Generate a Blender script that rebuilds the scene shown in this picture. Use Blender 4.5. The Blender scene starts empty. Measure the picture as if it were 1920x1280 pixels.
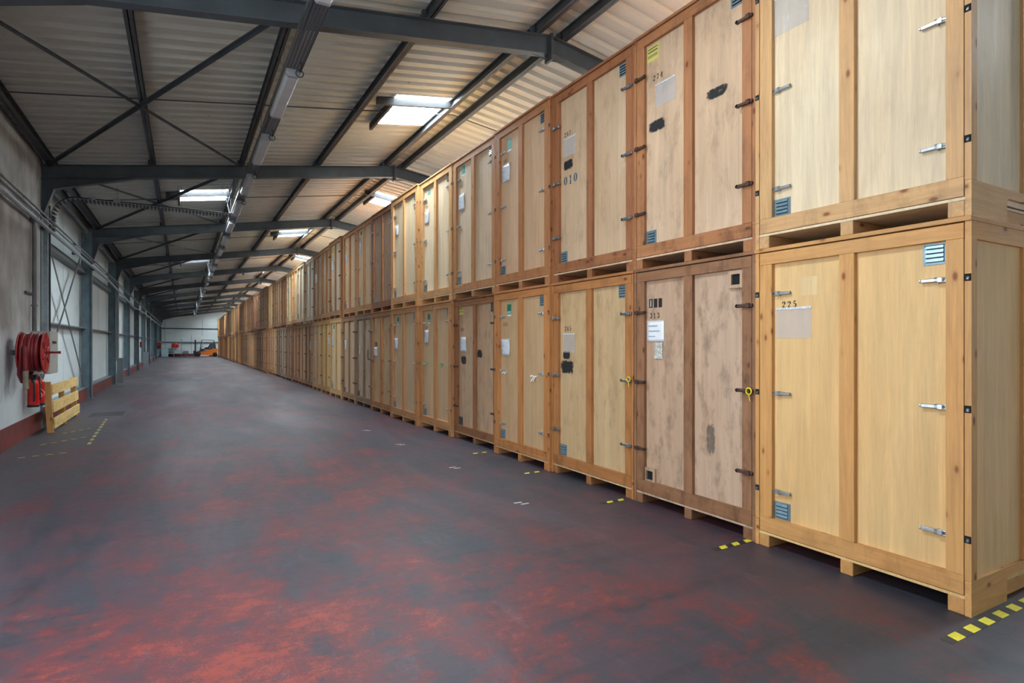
import bpy, bmesh, math, random
from mathutils import Vector, Matrix
random.seed(7)
SC = bpy.context.scene
COL = SC.collection
PI = math.pi
# ------------------------------------------------------------------ camera
F_PX, VPX, HY, CAMH = 1090.0, 343.0, 644.0, 1.633
YAW = math.atan((960 - VPX) / F_PX)
cam_d = bpy.data.cameras.new('camera')
cam_d.sensor_width = 36.0
cam_d.lens = 36.0 * F_PX / 1920.0
cam_d.shift_y = (HY - 640) / 1920.0
cam_d.clip_start = 0.05
cam_d.clip_end = 300
cam = bpy.data.objects.new('camera', cam_d)
cam.location = (0, 0, CAMH)
cam.rotation_euler = (PI / 2, 0, -YAW)
COL.objects.link(cam)
SC.camera = cam
# ------------------------------------------------------------------ colour management, world, lights
SC.view_settings.view_transform = 'Standard'
SC.view_settings.look = 'None'
SC.view_settings.gamma = 1.0
SC.view_settings.use_curve_mapping = False
SC.view_settings.exposure = 0.72
SKY_PANE = 56.0          # radiance of daylight seen through the roof-light panes
w = bpy.data.worlds.new('overcast sky')
SC.world = w
w.use_nodes = True
w.node_tree.nodes['Background'].inputs[0].default_value = (0.82, 0.91, 1.0, 1)
w.node_tree.nodes['Background'].inputs[1].default_value = 1.0


def area_light(name, loc, rot, sx, sy, power, color):
    d = bpy.data.lights.new(name, 'AREA')
    d.shape = 'RECTANGLE'; d.size = sx; d.size_y = sy
    d.energy = power; d.color = color
    o = bpy.data.objects.new(name, d)
    o.location = loc; o.rotation_euler = rot
    COL.objects.link(o)
    return o


# added unseen daylight lamps in assumed openings: left wall beside the camera, near gable
area_light('added_side_daylight', (-2.62, 3.1, 2.55), (0, -PI / 2, 0), 4.0, 4.6, 118, (1.0, 0.975, 0.94))
area_light('added_gable_daylight', (1.6, -7.0, 2.4), (PI / 2, 0, 0), 5.0, 4.2, 20, (0.9, 0.95, 1.0))

# ------------------------------------------------------------------ shared measures
PY = [7.07 + 7.1 * k for k in range(-1, 12)]     # portal frame stations
END_Y, NEAR_Y = 86.2, -7.15
RIDGE_X, SL = 4.62, 0.1457
EAVE_L, EAVE_R = -2.66, 11.9


def zt(x):                                           # top of rafter
    return 5.06 + SL * (x + 2.35) if x <= RIDGE_X else 5.06 + SL * (RIDGE_X + 2.35) - SL * (x - RIDGE_X)


SHEET = 0.15                                         # sheeting sits on the purlins


# ------------------------------------------------------------------ material helpers
def lin(r, g, b):
    f = lambda v: ((v / 255 + 0.055) / 1.055) ** 2.4 if v / 255 > 0.04045 else v / 255 / 12.92
    return (f(r), f(g), f(b), 1)


class NT:
    def __init__(s, name):
        s.m = bpy.data.materials.new(name); s.m.use_nodes = True
        s.t = s.m.node_tree; s.b = s.t.nodes['Principled BSDF']

    def n(s, typ, **k):
        x = s.t.nodes.new(typ)
        for a, v in k.items(): setattr(x, a, v)
        return x

    def l(s, a, b): s.t.links.new(a, b)

    def set(s, nd, **k):
        for a, v in k.items():
            nd.inputs[a.replace('_', ' ')].default_value = v

    def coords(s, scale=(1, 1, 1), kind='Object', rnd=False, rot=(0, 0, 0)):
        tc = s.n('ShaderNodeTexCoord'); out = tc.outputs[kind]
        if rnd:
            oi = s.n('ShaderNodeObjectInfo')
            mu = s.n('ShaderNodeMath', operation='MULTIPLY'); mu.inputs[1].default_value = 37.0
            s.l(oi.outputs['Random'], mu.inputs[0])
            ad = s.n('ShaderNodeVectorMath', operation='ADD')
            s.l(out, ad.inputs[0]); s.l(mu.outputs[0], ad.inputs[1]); out = ad.outputs[0]
        mp = s.n('ShaderNodeMapping')
        mp.inputs['Scale'].default_value = scale; mp.inputs['Rotation'].default_value = rot
        s.l(out, mp.inputs['Vector'])
        return mp.outputs[0]

    def noise(s, vec, scale=1, detail=4, rough=0.55, dist=0):
        n = s.n('ShaderNodeTexNoise')
        s.set(n, Scale=scale, Detail=detail, Roughness=rough, Distortion=dist)
        s.l(vec, n.inputs['Vector'])
        return n.outputs['Fac']

    def ramp(s, fac, stops):
        r = s.n('ShaderNodeValToRGB')
        el = r.color_ramp.elements
        while len(el) < len(stops): el.new(0.5)
        for e, (p, c) in zip(el, stops):
            e.position = p; e.color = c if len(c) == 4 else (*c, 1)
        s.l(fac, r.inputs[0])
        return r.outputs[0]

    def sramp(s, fac, a, b, lo=0.0, hi=1.0):
        m = s.n('ShaderNodeMapRange')
        s.set(m, From_Min=a, From_Max=b, To_Min=lo, To_Max=hi)
        s.l(fac, m.inputs[0]); return m.outputs[0]

    def math(s, op, a, b=None):
        m = s.n('ShaderNodeMath', operation=op)
        for i, v in enumerate((a, b)):
            if v is None: continue
            if isinstance(v, (int, float)): m.inputs[i].default_value = v
            else: s.l(v, m.inputs[i])
        return m.outputs[0]

    def mix(s, fac, a, b, mode='MIX'):
        m = s.n('ShaderNodeMix', data_type='RGBA', blend_type=mode)
        for i, v in ((0, fac), (6, a), (7, b)):
            if isinstance(v, (int, float)): m.inputs[i].default_value = v
            elif isinstance(v, tuple): m.inputs[i].default_value = v
            else: s.l(v, m.inputs[i])
        return m.outputs[2]

    def bump(s, h, strength=0.3, dist=0.01):
        b = s.n('ShaderNodeBump'); s.set(b, Strength=strength, Distance=dist)
        s.l(h, b.inputs['Height']); s.l(b.outputs[0], s.b.inputs['Normal'])

    def col(s, v):
        if isinstance(v, tuple): s.b.inputs['Base Color'].default_value = v
        else: s.l(v, s.b.inputs['Base Color'])

    def rough(s, v):
        if isinstance(v, (int, float)): s.b.inputs['Roughness'].default_value = v
        else: s.l(v, s.b.inputs['Roughness'])


def plain(name, c, rough=0.5, metal=0.0, var=0.12, vs=6.0):
    t = NT(name)
    n = t.noise(t.coords(), vs, 4)
    f = t.sramp(n, 0.3, 0.7, 1 - var, 1 + var)
    cc = t.n('ShaderNodeVectorMath', operation='SCALE')
    cc.inputs[0].default_value = c[:3]; t.l(f, cc.inputs['Scale'])
    t.col(cc.outputs[0]); t.rough(rough); t.b.inputs['Metallic'].default_value = metal
    return t.m


def wood(name, axis, knots=False, ply=False):
    """grain runs along the axis (0 x, 1 y, 2 z); tint and wear come from the object colour"""
    t = NT(name)
    sc = [14, 14, 14]; sc[axis] = 0.9
    oi = t.n('ShaderNodeObjectInfo')
    g = t.noise(t.coords(tuple(sc), rnd=True), 1.6 if not ply else 0.8, 6, 0.65, 0.6)
    s2 = [60, 60, 60]; s2[axis] = 2.5
    g2 = t.noise(t.coords(tuple(s2), rnd=True), 1.5, 3, 0.6)
    f = t.sramp(g, 0.3, 0.7, 0.74 if not ply else 0.84, 1.12)
    f2 = t.sramp(g2, 0.3, 0.7, 0.93, 1.05)
    base = t.n('ShaderNodeVectorMath', operation='SCALE')
    t.l(oi.outputs['Color'], base.inputs[0]); t.l(t.math('MULTIPLY', f, f2), base.inputs['Scale'])
    c = base.outputs[0]
    # slow colour drift between cream and brown
    dr = t.noise(t.coords((1.3, 1.3, 0.5), rnd=True), 1.2, 3)
    c = t.mix(t.sramp(dr, 0.35, 0.72, 0.0, 0.42), c, t.mix(1.0, c, (0.84, 0.68, 0.52, 1), 'MULTIPLY'))
    # pale scuffs and grey dirt, stronger the more worn
    age = t.math('SUBTRACT', 1.0, oi.outputs['Alpha'])
    gr = t.noise(t.coords((5, 5, 2.2), rnd=True), 1.3, 7, 0.68)
    gm = t.math('MULTIPLY', t.sramp(gr, 0.5, 0.66, 0.0, 0.8), age)
    c = t.mix(gm, c, t.mix(1.0, c, (0.42, 0.40, 0.40, 1), 'MULTIPLY'))
    sc2 = t.noise(t.coords((9, 9, 9), rnd=True), 2.4, 7, 0.75)
    c = t.mix(t.math('MULTIPLY', t.sramp(sc2, 0.62, 0.7, 0.0, 0.55), t.math('ADD', age, 0.05)), c, (0.10, 0.085, 0.075, 1))
    if knots or ply:
        vs = [11, 11, 11]; vs[axis] = 5.5
        if ply: vs = [3.3, 3.3, 1.6]
        v = t.n('ShaderNodeTexVoronoi'); t.set(v, Scale=1.0, Randomness=1.0)
        t.l(t.coords(tuple(vs), rnd=True), v.inputs['Vector'])
        cell = t.n('ShaderNodeSeparateColor'); t.l(v.outputs['Color'], cell.inputs[0])
        on = t.math('GREATER_THAN', cell.outputs[0], 0.52 if knots else 0.84)
        kn = t.math('MULTIPLY', t.sramp(v.outputs['Distance'], 0.20 if knots else 0.035, 0.09 if knots else 0.015, 0, 0.9 if knots else 0.5), on)
        c = t.mix(kn, c, t.mix(1.0, c, (0.34, 0.18, 0.10, 1), 'MULTIPLY'))
        ring = t.math('MULTIPLY', t.sramp(v.outputs['Distance'], 0.34, 0.12, 0, 0.4), on)
        if knots: c = t.mix(ring, c, t.mix(1.0, c, (0.78, 0.60, 0.42, 1), 'MULTIPLY'))
    t.col(c)
    t.rough(t.sramp(g, 0.3, 0.7, 0.5, 0.68))
    t.bump(g2, 0.15, 0.003)
    return t.m


M = {}
M['pine_v'] = wood('pine upright', 2, knots=True)
M['pine_h'] = wood('pine crosswise', 1, knots=True)
M['pine_x'] = wood('pine lengthwise', 0, knots=True)
M['ply'] = wood('plywood sheet', 2, ply=True)
M['steel'] = plain('blue grey painted steel', (0.052, 0.066, 0.078, 1), 0.45, 0.0, 0.22, 3)
M['purlin'] = plain('dark steel purlin', (0.060, 0.068, 0.074, 1), 0.45, 0.2, 0.3, 4)
M['trimmer'] = plain('dark brown grey trimmer steel', (0.028, 0.028, 0.030, 1), 0.7, 0.0, 0.2, 4)
M['column'] = plain('blue grey column paint', (0.10, 0.150, 0.175, 1), 0.5, 0.0, 0.25, 3)
M['zinc'] = plain('zinc plated latch metal', (0.50, 0.56, 0.60, 1), 0.32, 0.75, 0.15, 30)
M['dullzinc'] = plain('dull zinc', (0.22, 0.23, 0.24, 1), 0.42, 0.6, 0.3, 30)
M['rust'] = plain('rusted steel', (0.085, 0.048, 0.036, 1), 0.6, 0.4, 0.4, 40)
M['louver'] = plain('blue grey vent metal', (0.20, 0.32, 0.40, 1), 0.35, 0.45, 0.15, 20)
M['louverdark'] = plain('dark vent metal', (0.07, 0.09, 0.105, 1), 0.45, 0.3, 0.2, 20)
M['black'] = plain('black gap', (0.006, 0.006, 0.006, 1), 0.9, 0, 0)
M['ink'] = plain('black stencil ink', (0.014, 0.013, 0.012, 1), 0.7, 0, 0.1)
M['blueink'] = plain('blue stencil ink', (0.03, 0.09, 0.14, 1), 0.7, 0, 0.1)
M['paper'] = plain('white paper in pouch', (0.66, 0.72, 0.80, 1), 0.25, 0, 0.1, 9)
M['paperwhite'] = plain('white printed sheet', (0.80, 0.86, 0.92, 1), 0.4, 0, 0.04, 9)
M['greyprint'] = plain('pale blurred print', (0.36, 0.42, 0.50, 1), 0.5, 0, 0.2)
M['green'] = plain('green sticker', (0.005, 0.20, 0.11, 1), 0.4, 0, 0.08)
M['teal'] = plain('faded green sticker', (0.04, 0.36, 0.30, 1), 0.4, 0, 0.15, 40)
M['yellow'] = plain('pale yellow sticker', (0.60, 0.56, 0.16, 1), 0.5, 0, 0.08)
M['white'] = plain('white print', (0.8, 0.8, 0.8, 1), 0.5, 0, 0.02)
M['staple'] = plain('bright staple strip', (0.75, 0.80, 0.84, 1), 0.3, 0.3, 0.3, 90)
M['tie_yellow'] = plain('yellow plastic', (0.75, 0.62, 0.02, 1), 0.4, 0, 0.05)
M['tie_green'] = plain('green plastic tape', (0.05, 0.45, 0.18, 1), 0.4, 0, 0.05)
M['red'] = plain('red paint', (0.36, 0.018, 0.016, 1), 0.35, 0, 0.12, 12)
M['darkred'] = plain('dark red rubber hose', (0.20, 0.012, 0.018, 1), 0.45, 0, 0.3, 8)
M['extred'] = plain('extinguisher red', (0.60, 0.012, 0.012, 1), 0.25, 0, 0.04)
M['rubber'] = plain('black rubber', (0.014, 0.014, 0.016, 1), 0.6, 0, 0.15, 9)
M['cabinet'] = plain('beige grey cabinet paint', (0.42, 0.41, 0.38, 1), 0.45, 0, 0.06)
M['pipe'] = plain('grey pipe', (0.16, 0.165, 0.17, 1), 0.5, 0.1, 0.3, 3)
M['galv'] = plain('galvanised metal', (0.34, 0.38, 0.41, 1), 0.4, 0.5, 0.2, 8)
M['brass'] = plain('grey brass nozzle', (0.28, 0.25, 0.18, 1), 0.5, 0.3, 0.2)
M['lampbody'] = plain('grey polycarbonate lamp cover', (0.50, 0.52, 0.55, 1), 0.22, 0, 0.05)
M['lampend'] = plain('grey lamp housing', (0.24, 0.26, 0.28, 1), 0.45, 0, 0.05)
M['orange'] = plain('orange truck paint', (0.80, 0.20, 0.01, 1), 0.35, 0, 0.05)
M['charcoal'] = plain('charcoal truck metal', (0.022, 0.028, 0.034, 1), 0.45, 0, 0.1)
M['guard'] = plain('grey column guard', (0.17, 0.19, 0.21, 1), 0.5, 0, 0.1)
M['plinth'] = plain('red painted plinth', (0.155, 0.030, 0.026, 1), 0.6, 0, 0.35, 3)
M['curb'] = plain('white roof light curb', (0.80, 0.84, 0.86, 1), 0.5, 0, 0.05)
M['paleblue'] = plain('pale blue plastic box', (0.40, 0.60, 0.66, 1), 0.5, 0, 0.1)
M['girt'] = plain('grey wall rail', (0.15, 0.18, 0.20, 1), 0.45, 0.1, 0.2, 4)
M['tapeblack'] = plain('black tape', (0.016, 0.017, 0.02, 1), 0.5, 0, 0.2, 30)
M['tapeyellow'] = plain('yellow tape', (0.62, 0.56, 0.03, 1), 0.5, 0, 0.25, 60)
M['tapepale'] = plain('scuffed pale marking', (0.42, 0.44, 0.46, 1), 0.6, 0, 0.4, 60)
M['tapeworn'] = plain('worn yellow marking', (0.38, 0.36, 0.08, 1), 0.6, 0, 0.5, 40)
M['moss'] = plain('green moss', (0.05, 0.12, 0.03, 1), 0.9, 0, 0.3, 30)


def mat_pane():
    t = NT('daylight roof pane')
    t.b.inputs['Base Color'].default_value = (0.8, 0.85, 0.9, 1)
    t.b.inputs['Emission Color'].default_value = (0.86, 0.95, 1.0, 1)
    t.b.inputs['Emission Strength'].default_value = SKY_PANE
    return t.m


M['pane'] = mat_pane()


def mat_spray(name, c, top=0.97):
    t = NT(name); t.b.inputs['Base Color'].default_value = c; t.rough(0.75)
    tc = t.n('ShaderNodeTexCoord')
    nz = t.n('ShaderNodeTexNoise'); t.set(nz, Scale=3.2, Detail=4.0); t.l(t.coords((8, 8, 8), rnd=True), nz.inputs['Vector'])
    sep = t.n('ShaderNodeSeparateXYZ'); t.l(tc.outputs['Generated'], sep.inputs[0])
    a = t.math('ABSOLUTE', t.math('SUBTRACT', sep.outputs[1], 0.5))
    b = t.math('ABSOLUTE', t.math('SUBTRACT', sep.outputs[2], 0.5))
    r = t.math('ADD', t.math('POWER', t.math('MULTIPLY', a, 2.0), 4.0), t.math('POWER', t.math('MULTIPLY', b, 2.0), 4.0))
    r = t.math('ADD', r, t.math('MULTIPLY', t.math('SUBTRACT', nz.outputs['Fac'], 0.5), 2.4))
    al = t.sramp(r, 0.95, 0.25, 0.0, top)
    t.l(al, t.b.inputs['Alpha'])
    return t.m


M['spray'] = mat_spray('black spray paint', (0.016, 0.018, 0.022, 1))
M['sprayblue'] = mat_spray('blue grey spray paint', (0.03, 0.06, 0.085, 1))
M['stain'] = mat_spray('grey rubbed stain', (0.14, 0.125, 0.105, 1), 0.55)


def mat_pouch():
    t = NT('clear plastic pouch')
    t.b.inputs['Base Color'].default_value = (0.72, 0.74, 0.78, 1); t.rough(0.12)
    n = t.noise(t.coords((1, 7, 3.5), rnd=True, rot=(0.6, 0, 0)), 2.0, 3, 0.5, 1.0)
    t.bump(n, 0.7, 0.02)
    t.b.inputs['Alpha'].default_value = 0.26
    return t.m


M['pouch'] = mat_pouch()


def mat_card():
    t = NT('white card with scribbled grey drawing')
    n = t.noise(t.coords((38, 38, 26)), 2.0, 5, 0.7, 1.5)
    t.col(t.mix(t.sramp(n, 0.50, 0.55), (0.66, 0.68, 0.64, 1), (0.16, 0.15, 0.13, 1))); t.rough(0.6)
    return t.m


M['card'] = mat_card()


def mat_floor():
    t = NT('worn red floor paint over concrete')
    big = t.noise(t.coords((0.16, 0.11, 1)), 1.7, 6, 0.62, 0.4)
    mid = t.noise(t.coords((1.1, 0.9, 1), rot=(0, 0, 0.25)), 1.4, 8, 0.68, 0.3)
    fine = t.noise(t.coords((4.5, 5.5, 1)), 2.2, 12, 0.80)
    grit = t.noise(t.coords((40, 34, 1)), 2.0, 4, 0.7)
    streak = t.noise(t.coords((2.6, 0.28, 1), rot=(0, 0, 0.10)), 1.4, 6, 0.6, 0.4)
    cross = t.noise(t.coords((0.5, 5.0, 1), rot=(0, 0, -0.22)), 1.1, 6, 0.65, 0.6)
    # painted ground: maroon to slate
    c = t.mix(t.sramp(big, 0.42, 0.58), (0.040, 0.046, 0.060, 1), (0.088, 0.040, 0.048, 1))
    c = t.mix(t.sramp(mid, 0.44, 0.60, 0, 0.75), c, (0.115, 0.046, 0.052, 1))
    c = t.mix(t.sramp(streak, 0.44, 0.62, 0, 0.80), c, (0.036, 0.044, 0.056, 1))
    c = t.mix(t.sramp(cross, 0.52, 0.68, 0, 0.60), c, (0.026, 0.030, 0.036, 1))
    # polished greyer bloom
    bl = t.noise(t.coords((0.9, 0.22, 1), rot=(0, 0, 0.15)), 1.0, 5, 0.55, 0.6)
    c = t.mix(t.sramp(bl, 0.54, 0.72, 0, 0.55), c, (0.120, 0.105, 0.130, 1))
    # fresh red showing through, gathered where the broad pattern allows, heavier to the left foreground
    tc = t.n('ShaderNodeTexCoord'); sp = t.n('ShaderNodeSeparateXYZ'); t.l(tc.outputs['Object'], sp.inputs[0])

    def blob(x, y, rx, ry, amp):
        dx = t.math('DIVIDE', t.math('SUBTRACT', sp.outputs[0], x), rx)
        dy = t.math('DIVIDE', t.math('SUBTRACT', sp.outputs[1], y), ry)
        d = t.math('ADD', t.math('MULTIPLY', dx, dx), t.math('MULTIPLY', dy, dy))
        return t.math('MULTIPLY', t.math('POWER', 2.718, t.math('MULTIPLY', d, -1.0)), amp)
    bias = blob(0.0, 3.5, 0.9, 1.0, 0.105)
    for b in ((1.6, 3.4, 1.3, 0.9, 0.07), (2.6, 2.2, 1.0, 0.7, 0.06), (1.9, 7.4, 0.8, 1.6, 0.09), (-0.6, 9.0, 1.0, 1.2, 0.03),
              (3.4, 3.6, 0.7, 1.6, -0.10), (3.6, 7.0, 0.5, 3.5, -0.10), (-2.0, 15.0, 0.8, 4.5, -0.16), (0.4, 24.0, 2.0, 8.0, -0.02), (-1.1, 6.2, 0.8, 1.2, -0.05)):
        bias = t.math('ADD', bias, blob(*b))
    m = t.math('ADD', t.math('MULTIPLY', mid, 0.62), t.math('MULTIPLY', big, 0.38))
    m = t.math('ADD', m, bias)
    m = t.math('ADD', m, t.sramp(sp.outputs[1], 8, 30, 0, -0.05))
    fine2 = t.noise(t.coords((3.2, 5.5, 1), rot=(0, 0, 0.3)), 2.0, 13, 0.80, 0.15)
    m1 = t.math('ADD', m, t.math('MULTIPLY', t.math('SUBTRACT', fine2, 0.5), 0.62))
    c = t.mix(t.sramp(m1, 0.505, 0.575, 0, 0.72), c, (0.135, 0.032, 0.035, 1))
    gm = t.math('ADD', m1, t.math('MULTIPLY', t.math('SUBTRACT', grit, 0.5), 0.35))
    c = t.mix(t.sramp(gm, 0.60, 0.68, 0, 0.75), c, (0.31, 0.056, 0.034, 1))
    # curved tyre scuffs left by turning trucks
    for (cx, cy, rad, wd, y0_, amt) in ((3.0, 10.5, 3.05, 0.16, 0, 0.55), (3.0, 10.5, 3.45, 0.12, 0, 0.45), (-2.2, 5.6, 1.45, 0.15, 0, 0.6), (-2.6, 9.5, 1.9, 0.14, 0, 0.4), (6.0, 20.0, 5.2, 0.15, 0, 0.4), (-5.0, 12.0, 4.6, 0.14, 0, 0.45), (0.5, 16.5, 1.6, 0.15, 0, 0.4)):
        dx = t.math('SUBTRACT', sp.outputs[0], cx); dy = t.math('SUBTRACT', sp.outputs[1], cy)
        d = t.math('SQRT', t.math('ADD', t.math('MULTIPLY', dx, dx), t.math('MULTIPLY', dy, dy)))
        d = t.math('ABSOLUTE', t.math('SUBTRACT', t.math('ADD', d, t.math('MULTIPLY', t.math('SUBTRACT', mid, 0.5), 0.25)), rad))
        k = t.math('MULTIPLY', t.sramp(d, wd, wd * 0.5, 0, amt), t.sramp(fine2, 0.40, 0.56))
        k = t.math('MULTIPLY', k, t.sramp(streak, 0.42, 0.55))
        c = t.mix(k, c, (0.022, 0.025, 0.032, 1))
    # pale scratches and dust
    ds = t.noise(t.coords((3.0, 1.2, 1), rot=(0, 0, -0.5)), 2.0, 8, 0.75, 0.5)
    c = t.mix(t.math('MULTIPLY', t.sramp(ds, 0.56, 0.72, 0, 0.5), t.sramp(grit, 0.42, 0.6)), c, (0.17, 0.16, 0.185, 1))
    # dark abraded flecks over everything
    c = t.mix(t.sramp(fine, 0.54, 0.60, 0, 0.6), c, (0.026, 0.031, 0.040, 1))
    spk = t.noise(t.coords((26, 26, 1)), 3.0, 2, 0.5)
    c = t.mix(t.sramp(spk, 0.74, 0.78, 0, 0.5), c, (0.35, 0.33, 0.33, 1))
    # dull concrete strip beside the left wall
    lw = t.math('ADD', sp.outputs[0], t.math('MULTIPLY', t.math('SUBTRACT', mid, 0.5), 1.6))
    c = t.mix(t.sramp(lw, -1.1, -1.7, 0, 0.55), c, (0.088, 0.086, 0.092, 1))
    c = t.mix(1.0, c, (0.80, 0.78, 0.84, 1), 'MULTIPLY')
    t.col(c)
    t.rough(t.sramp(t.math('ADD', t.math('MULTIPLY', bl, 0.5), t.math('MULTIPLY', fine, 0.5)), 0.35, 0.65, 0.60, 0.42))
    t.b.inputs['Specular IOR Level'].default_value = 0.38
    t.bump(fine, 0.12, 0.004)
    return t.m


def mat_wall():
    t = NT('stained off-white concrete wall')
    c1 = t.noise(t.coords((1.0, 0.9, 0.7)), 1.3, 7, 0.62, 0.4)
    c2 = t.noise(t.coords((5, 5, 0.5)), 1.0, 6, 0.6, 0.3)
    c = t.mix(t.sramp(c1, 0.34, 0.66), (0.52, 0.52, 0.51, 1), (0.27, 0.255, 0.235, 1))
    c = t.mix(t.sramp(c2, 0.5, 0.75, 0, 0.45), c, (0.17, 0.165, 0.16, 1))
    tc = t.n('ShaderNodeTexCoord'); sp = t.n('ShaderNodeSeparateXYZ'); t.l(tc.outputs['Object'], sp.inputs[0])
    hz = t.math('ADD', sp.outputs[2], t.math('MULTIPLY', t.math('SUBTRACT', c1, 0.5), 1.5))
    c = t.mix(t.sramp(hz, 2.1, 1.3, 0, 0.8), c, (0.62, 0.71, 0.76, 1))      # paler, bluer lower band
    pk = t.noise(t.coords((7, 7, 7)), 1.5, 5)
    c = t.mix(t.sramp(pk, 0.72, 0.76, 0, 0.8), c, (0.12, 0.09, 0.08, 1))
    t.col(c); t.rough(0.85); t.bump(c1, 0.3, 0.02)
    return t.m


def mat_clad():
    t = NT('off-white insulated wall cladding')
    n = t.noise(t.coords((0.6, 0.6, 1.4)), 1.0, 4)
    c = t.mix(t.sramp(n, 0.3, 0.7), (0.72, 0.81, 0.83, 1), (0.62, 0.71, 0.73, 1))
    t.col(c); t.rough(0.45)
    return t.m


def mat_roof():
    t = NT('cream coated roof sheeting underside')
    n = t.noise(t.coords((0.8, 0.8, 0.8)), 1.0, 6)
    c = t.mix(t.sramp(n, 0.3, 0.7), (0.52, 0.54, 0.50, 1), (0.45, 0.465, 0.43, 1))
    sp = t.noise(t.coords((3.5, 3.5, 3.5)), 2.6, 2)
    c = t.mix(t.sramp(sp, 0.76, 0.79, 0, 0.7), c, (0.10, 0.085, 0.07, 1))
    t.col(c); t.rough(0.6)
    return t.m


def mat_tray():
    """perforated galvanised tray: slots are really open (alpha)"""
    t = NT('perforated cable tray metal')
    t.b.inputs['Base Color'].default_value = (0.10, 0.11, 0.13, 1); t.rough(0.45); t.b.inputs['Metallic'].default_value = 0.5
    tc = t.n('ShaderNodeTexCoord'); sp = t.n('ShaderNodeSeparateXYZ'); t.l(tc.outputs['Object'], sp.inputs[0])
    fx = t.math('FRACT', t.math('MULTIPLY', sp.outputs[0], 26.0)); fy = t.math('FRACT', t.math('MULTIPLY', sp.outputs[1], 32.0))
    hx = t.math('LESS_THAN', t.math('ABSOLUTE', t.math('SUBTRACT', fx, 0.5)), 0.20)
    hy = t.math('LESS_THAN', t.math('ABSOLUTE', t.math('SUBTRACT', fy, 0.5)), 0.30)
    t.l(t.math('SUBTRACT', 1.0, t.math('MULTIPLY', hx, hy)), t.b.inputs['Alpha'])
    return t.m


M['floor'] = mat_floor(); M['wall'] = mat_wall(); M['clad'] = mat_clad(); M['roof'] = mat_roof(); M['tray'] = mat_tray()


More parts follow.
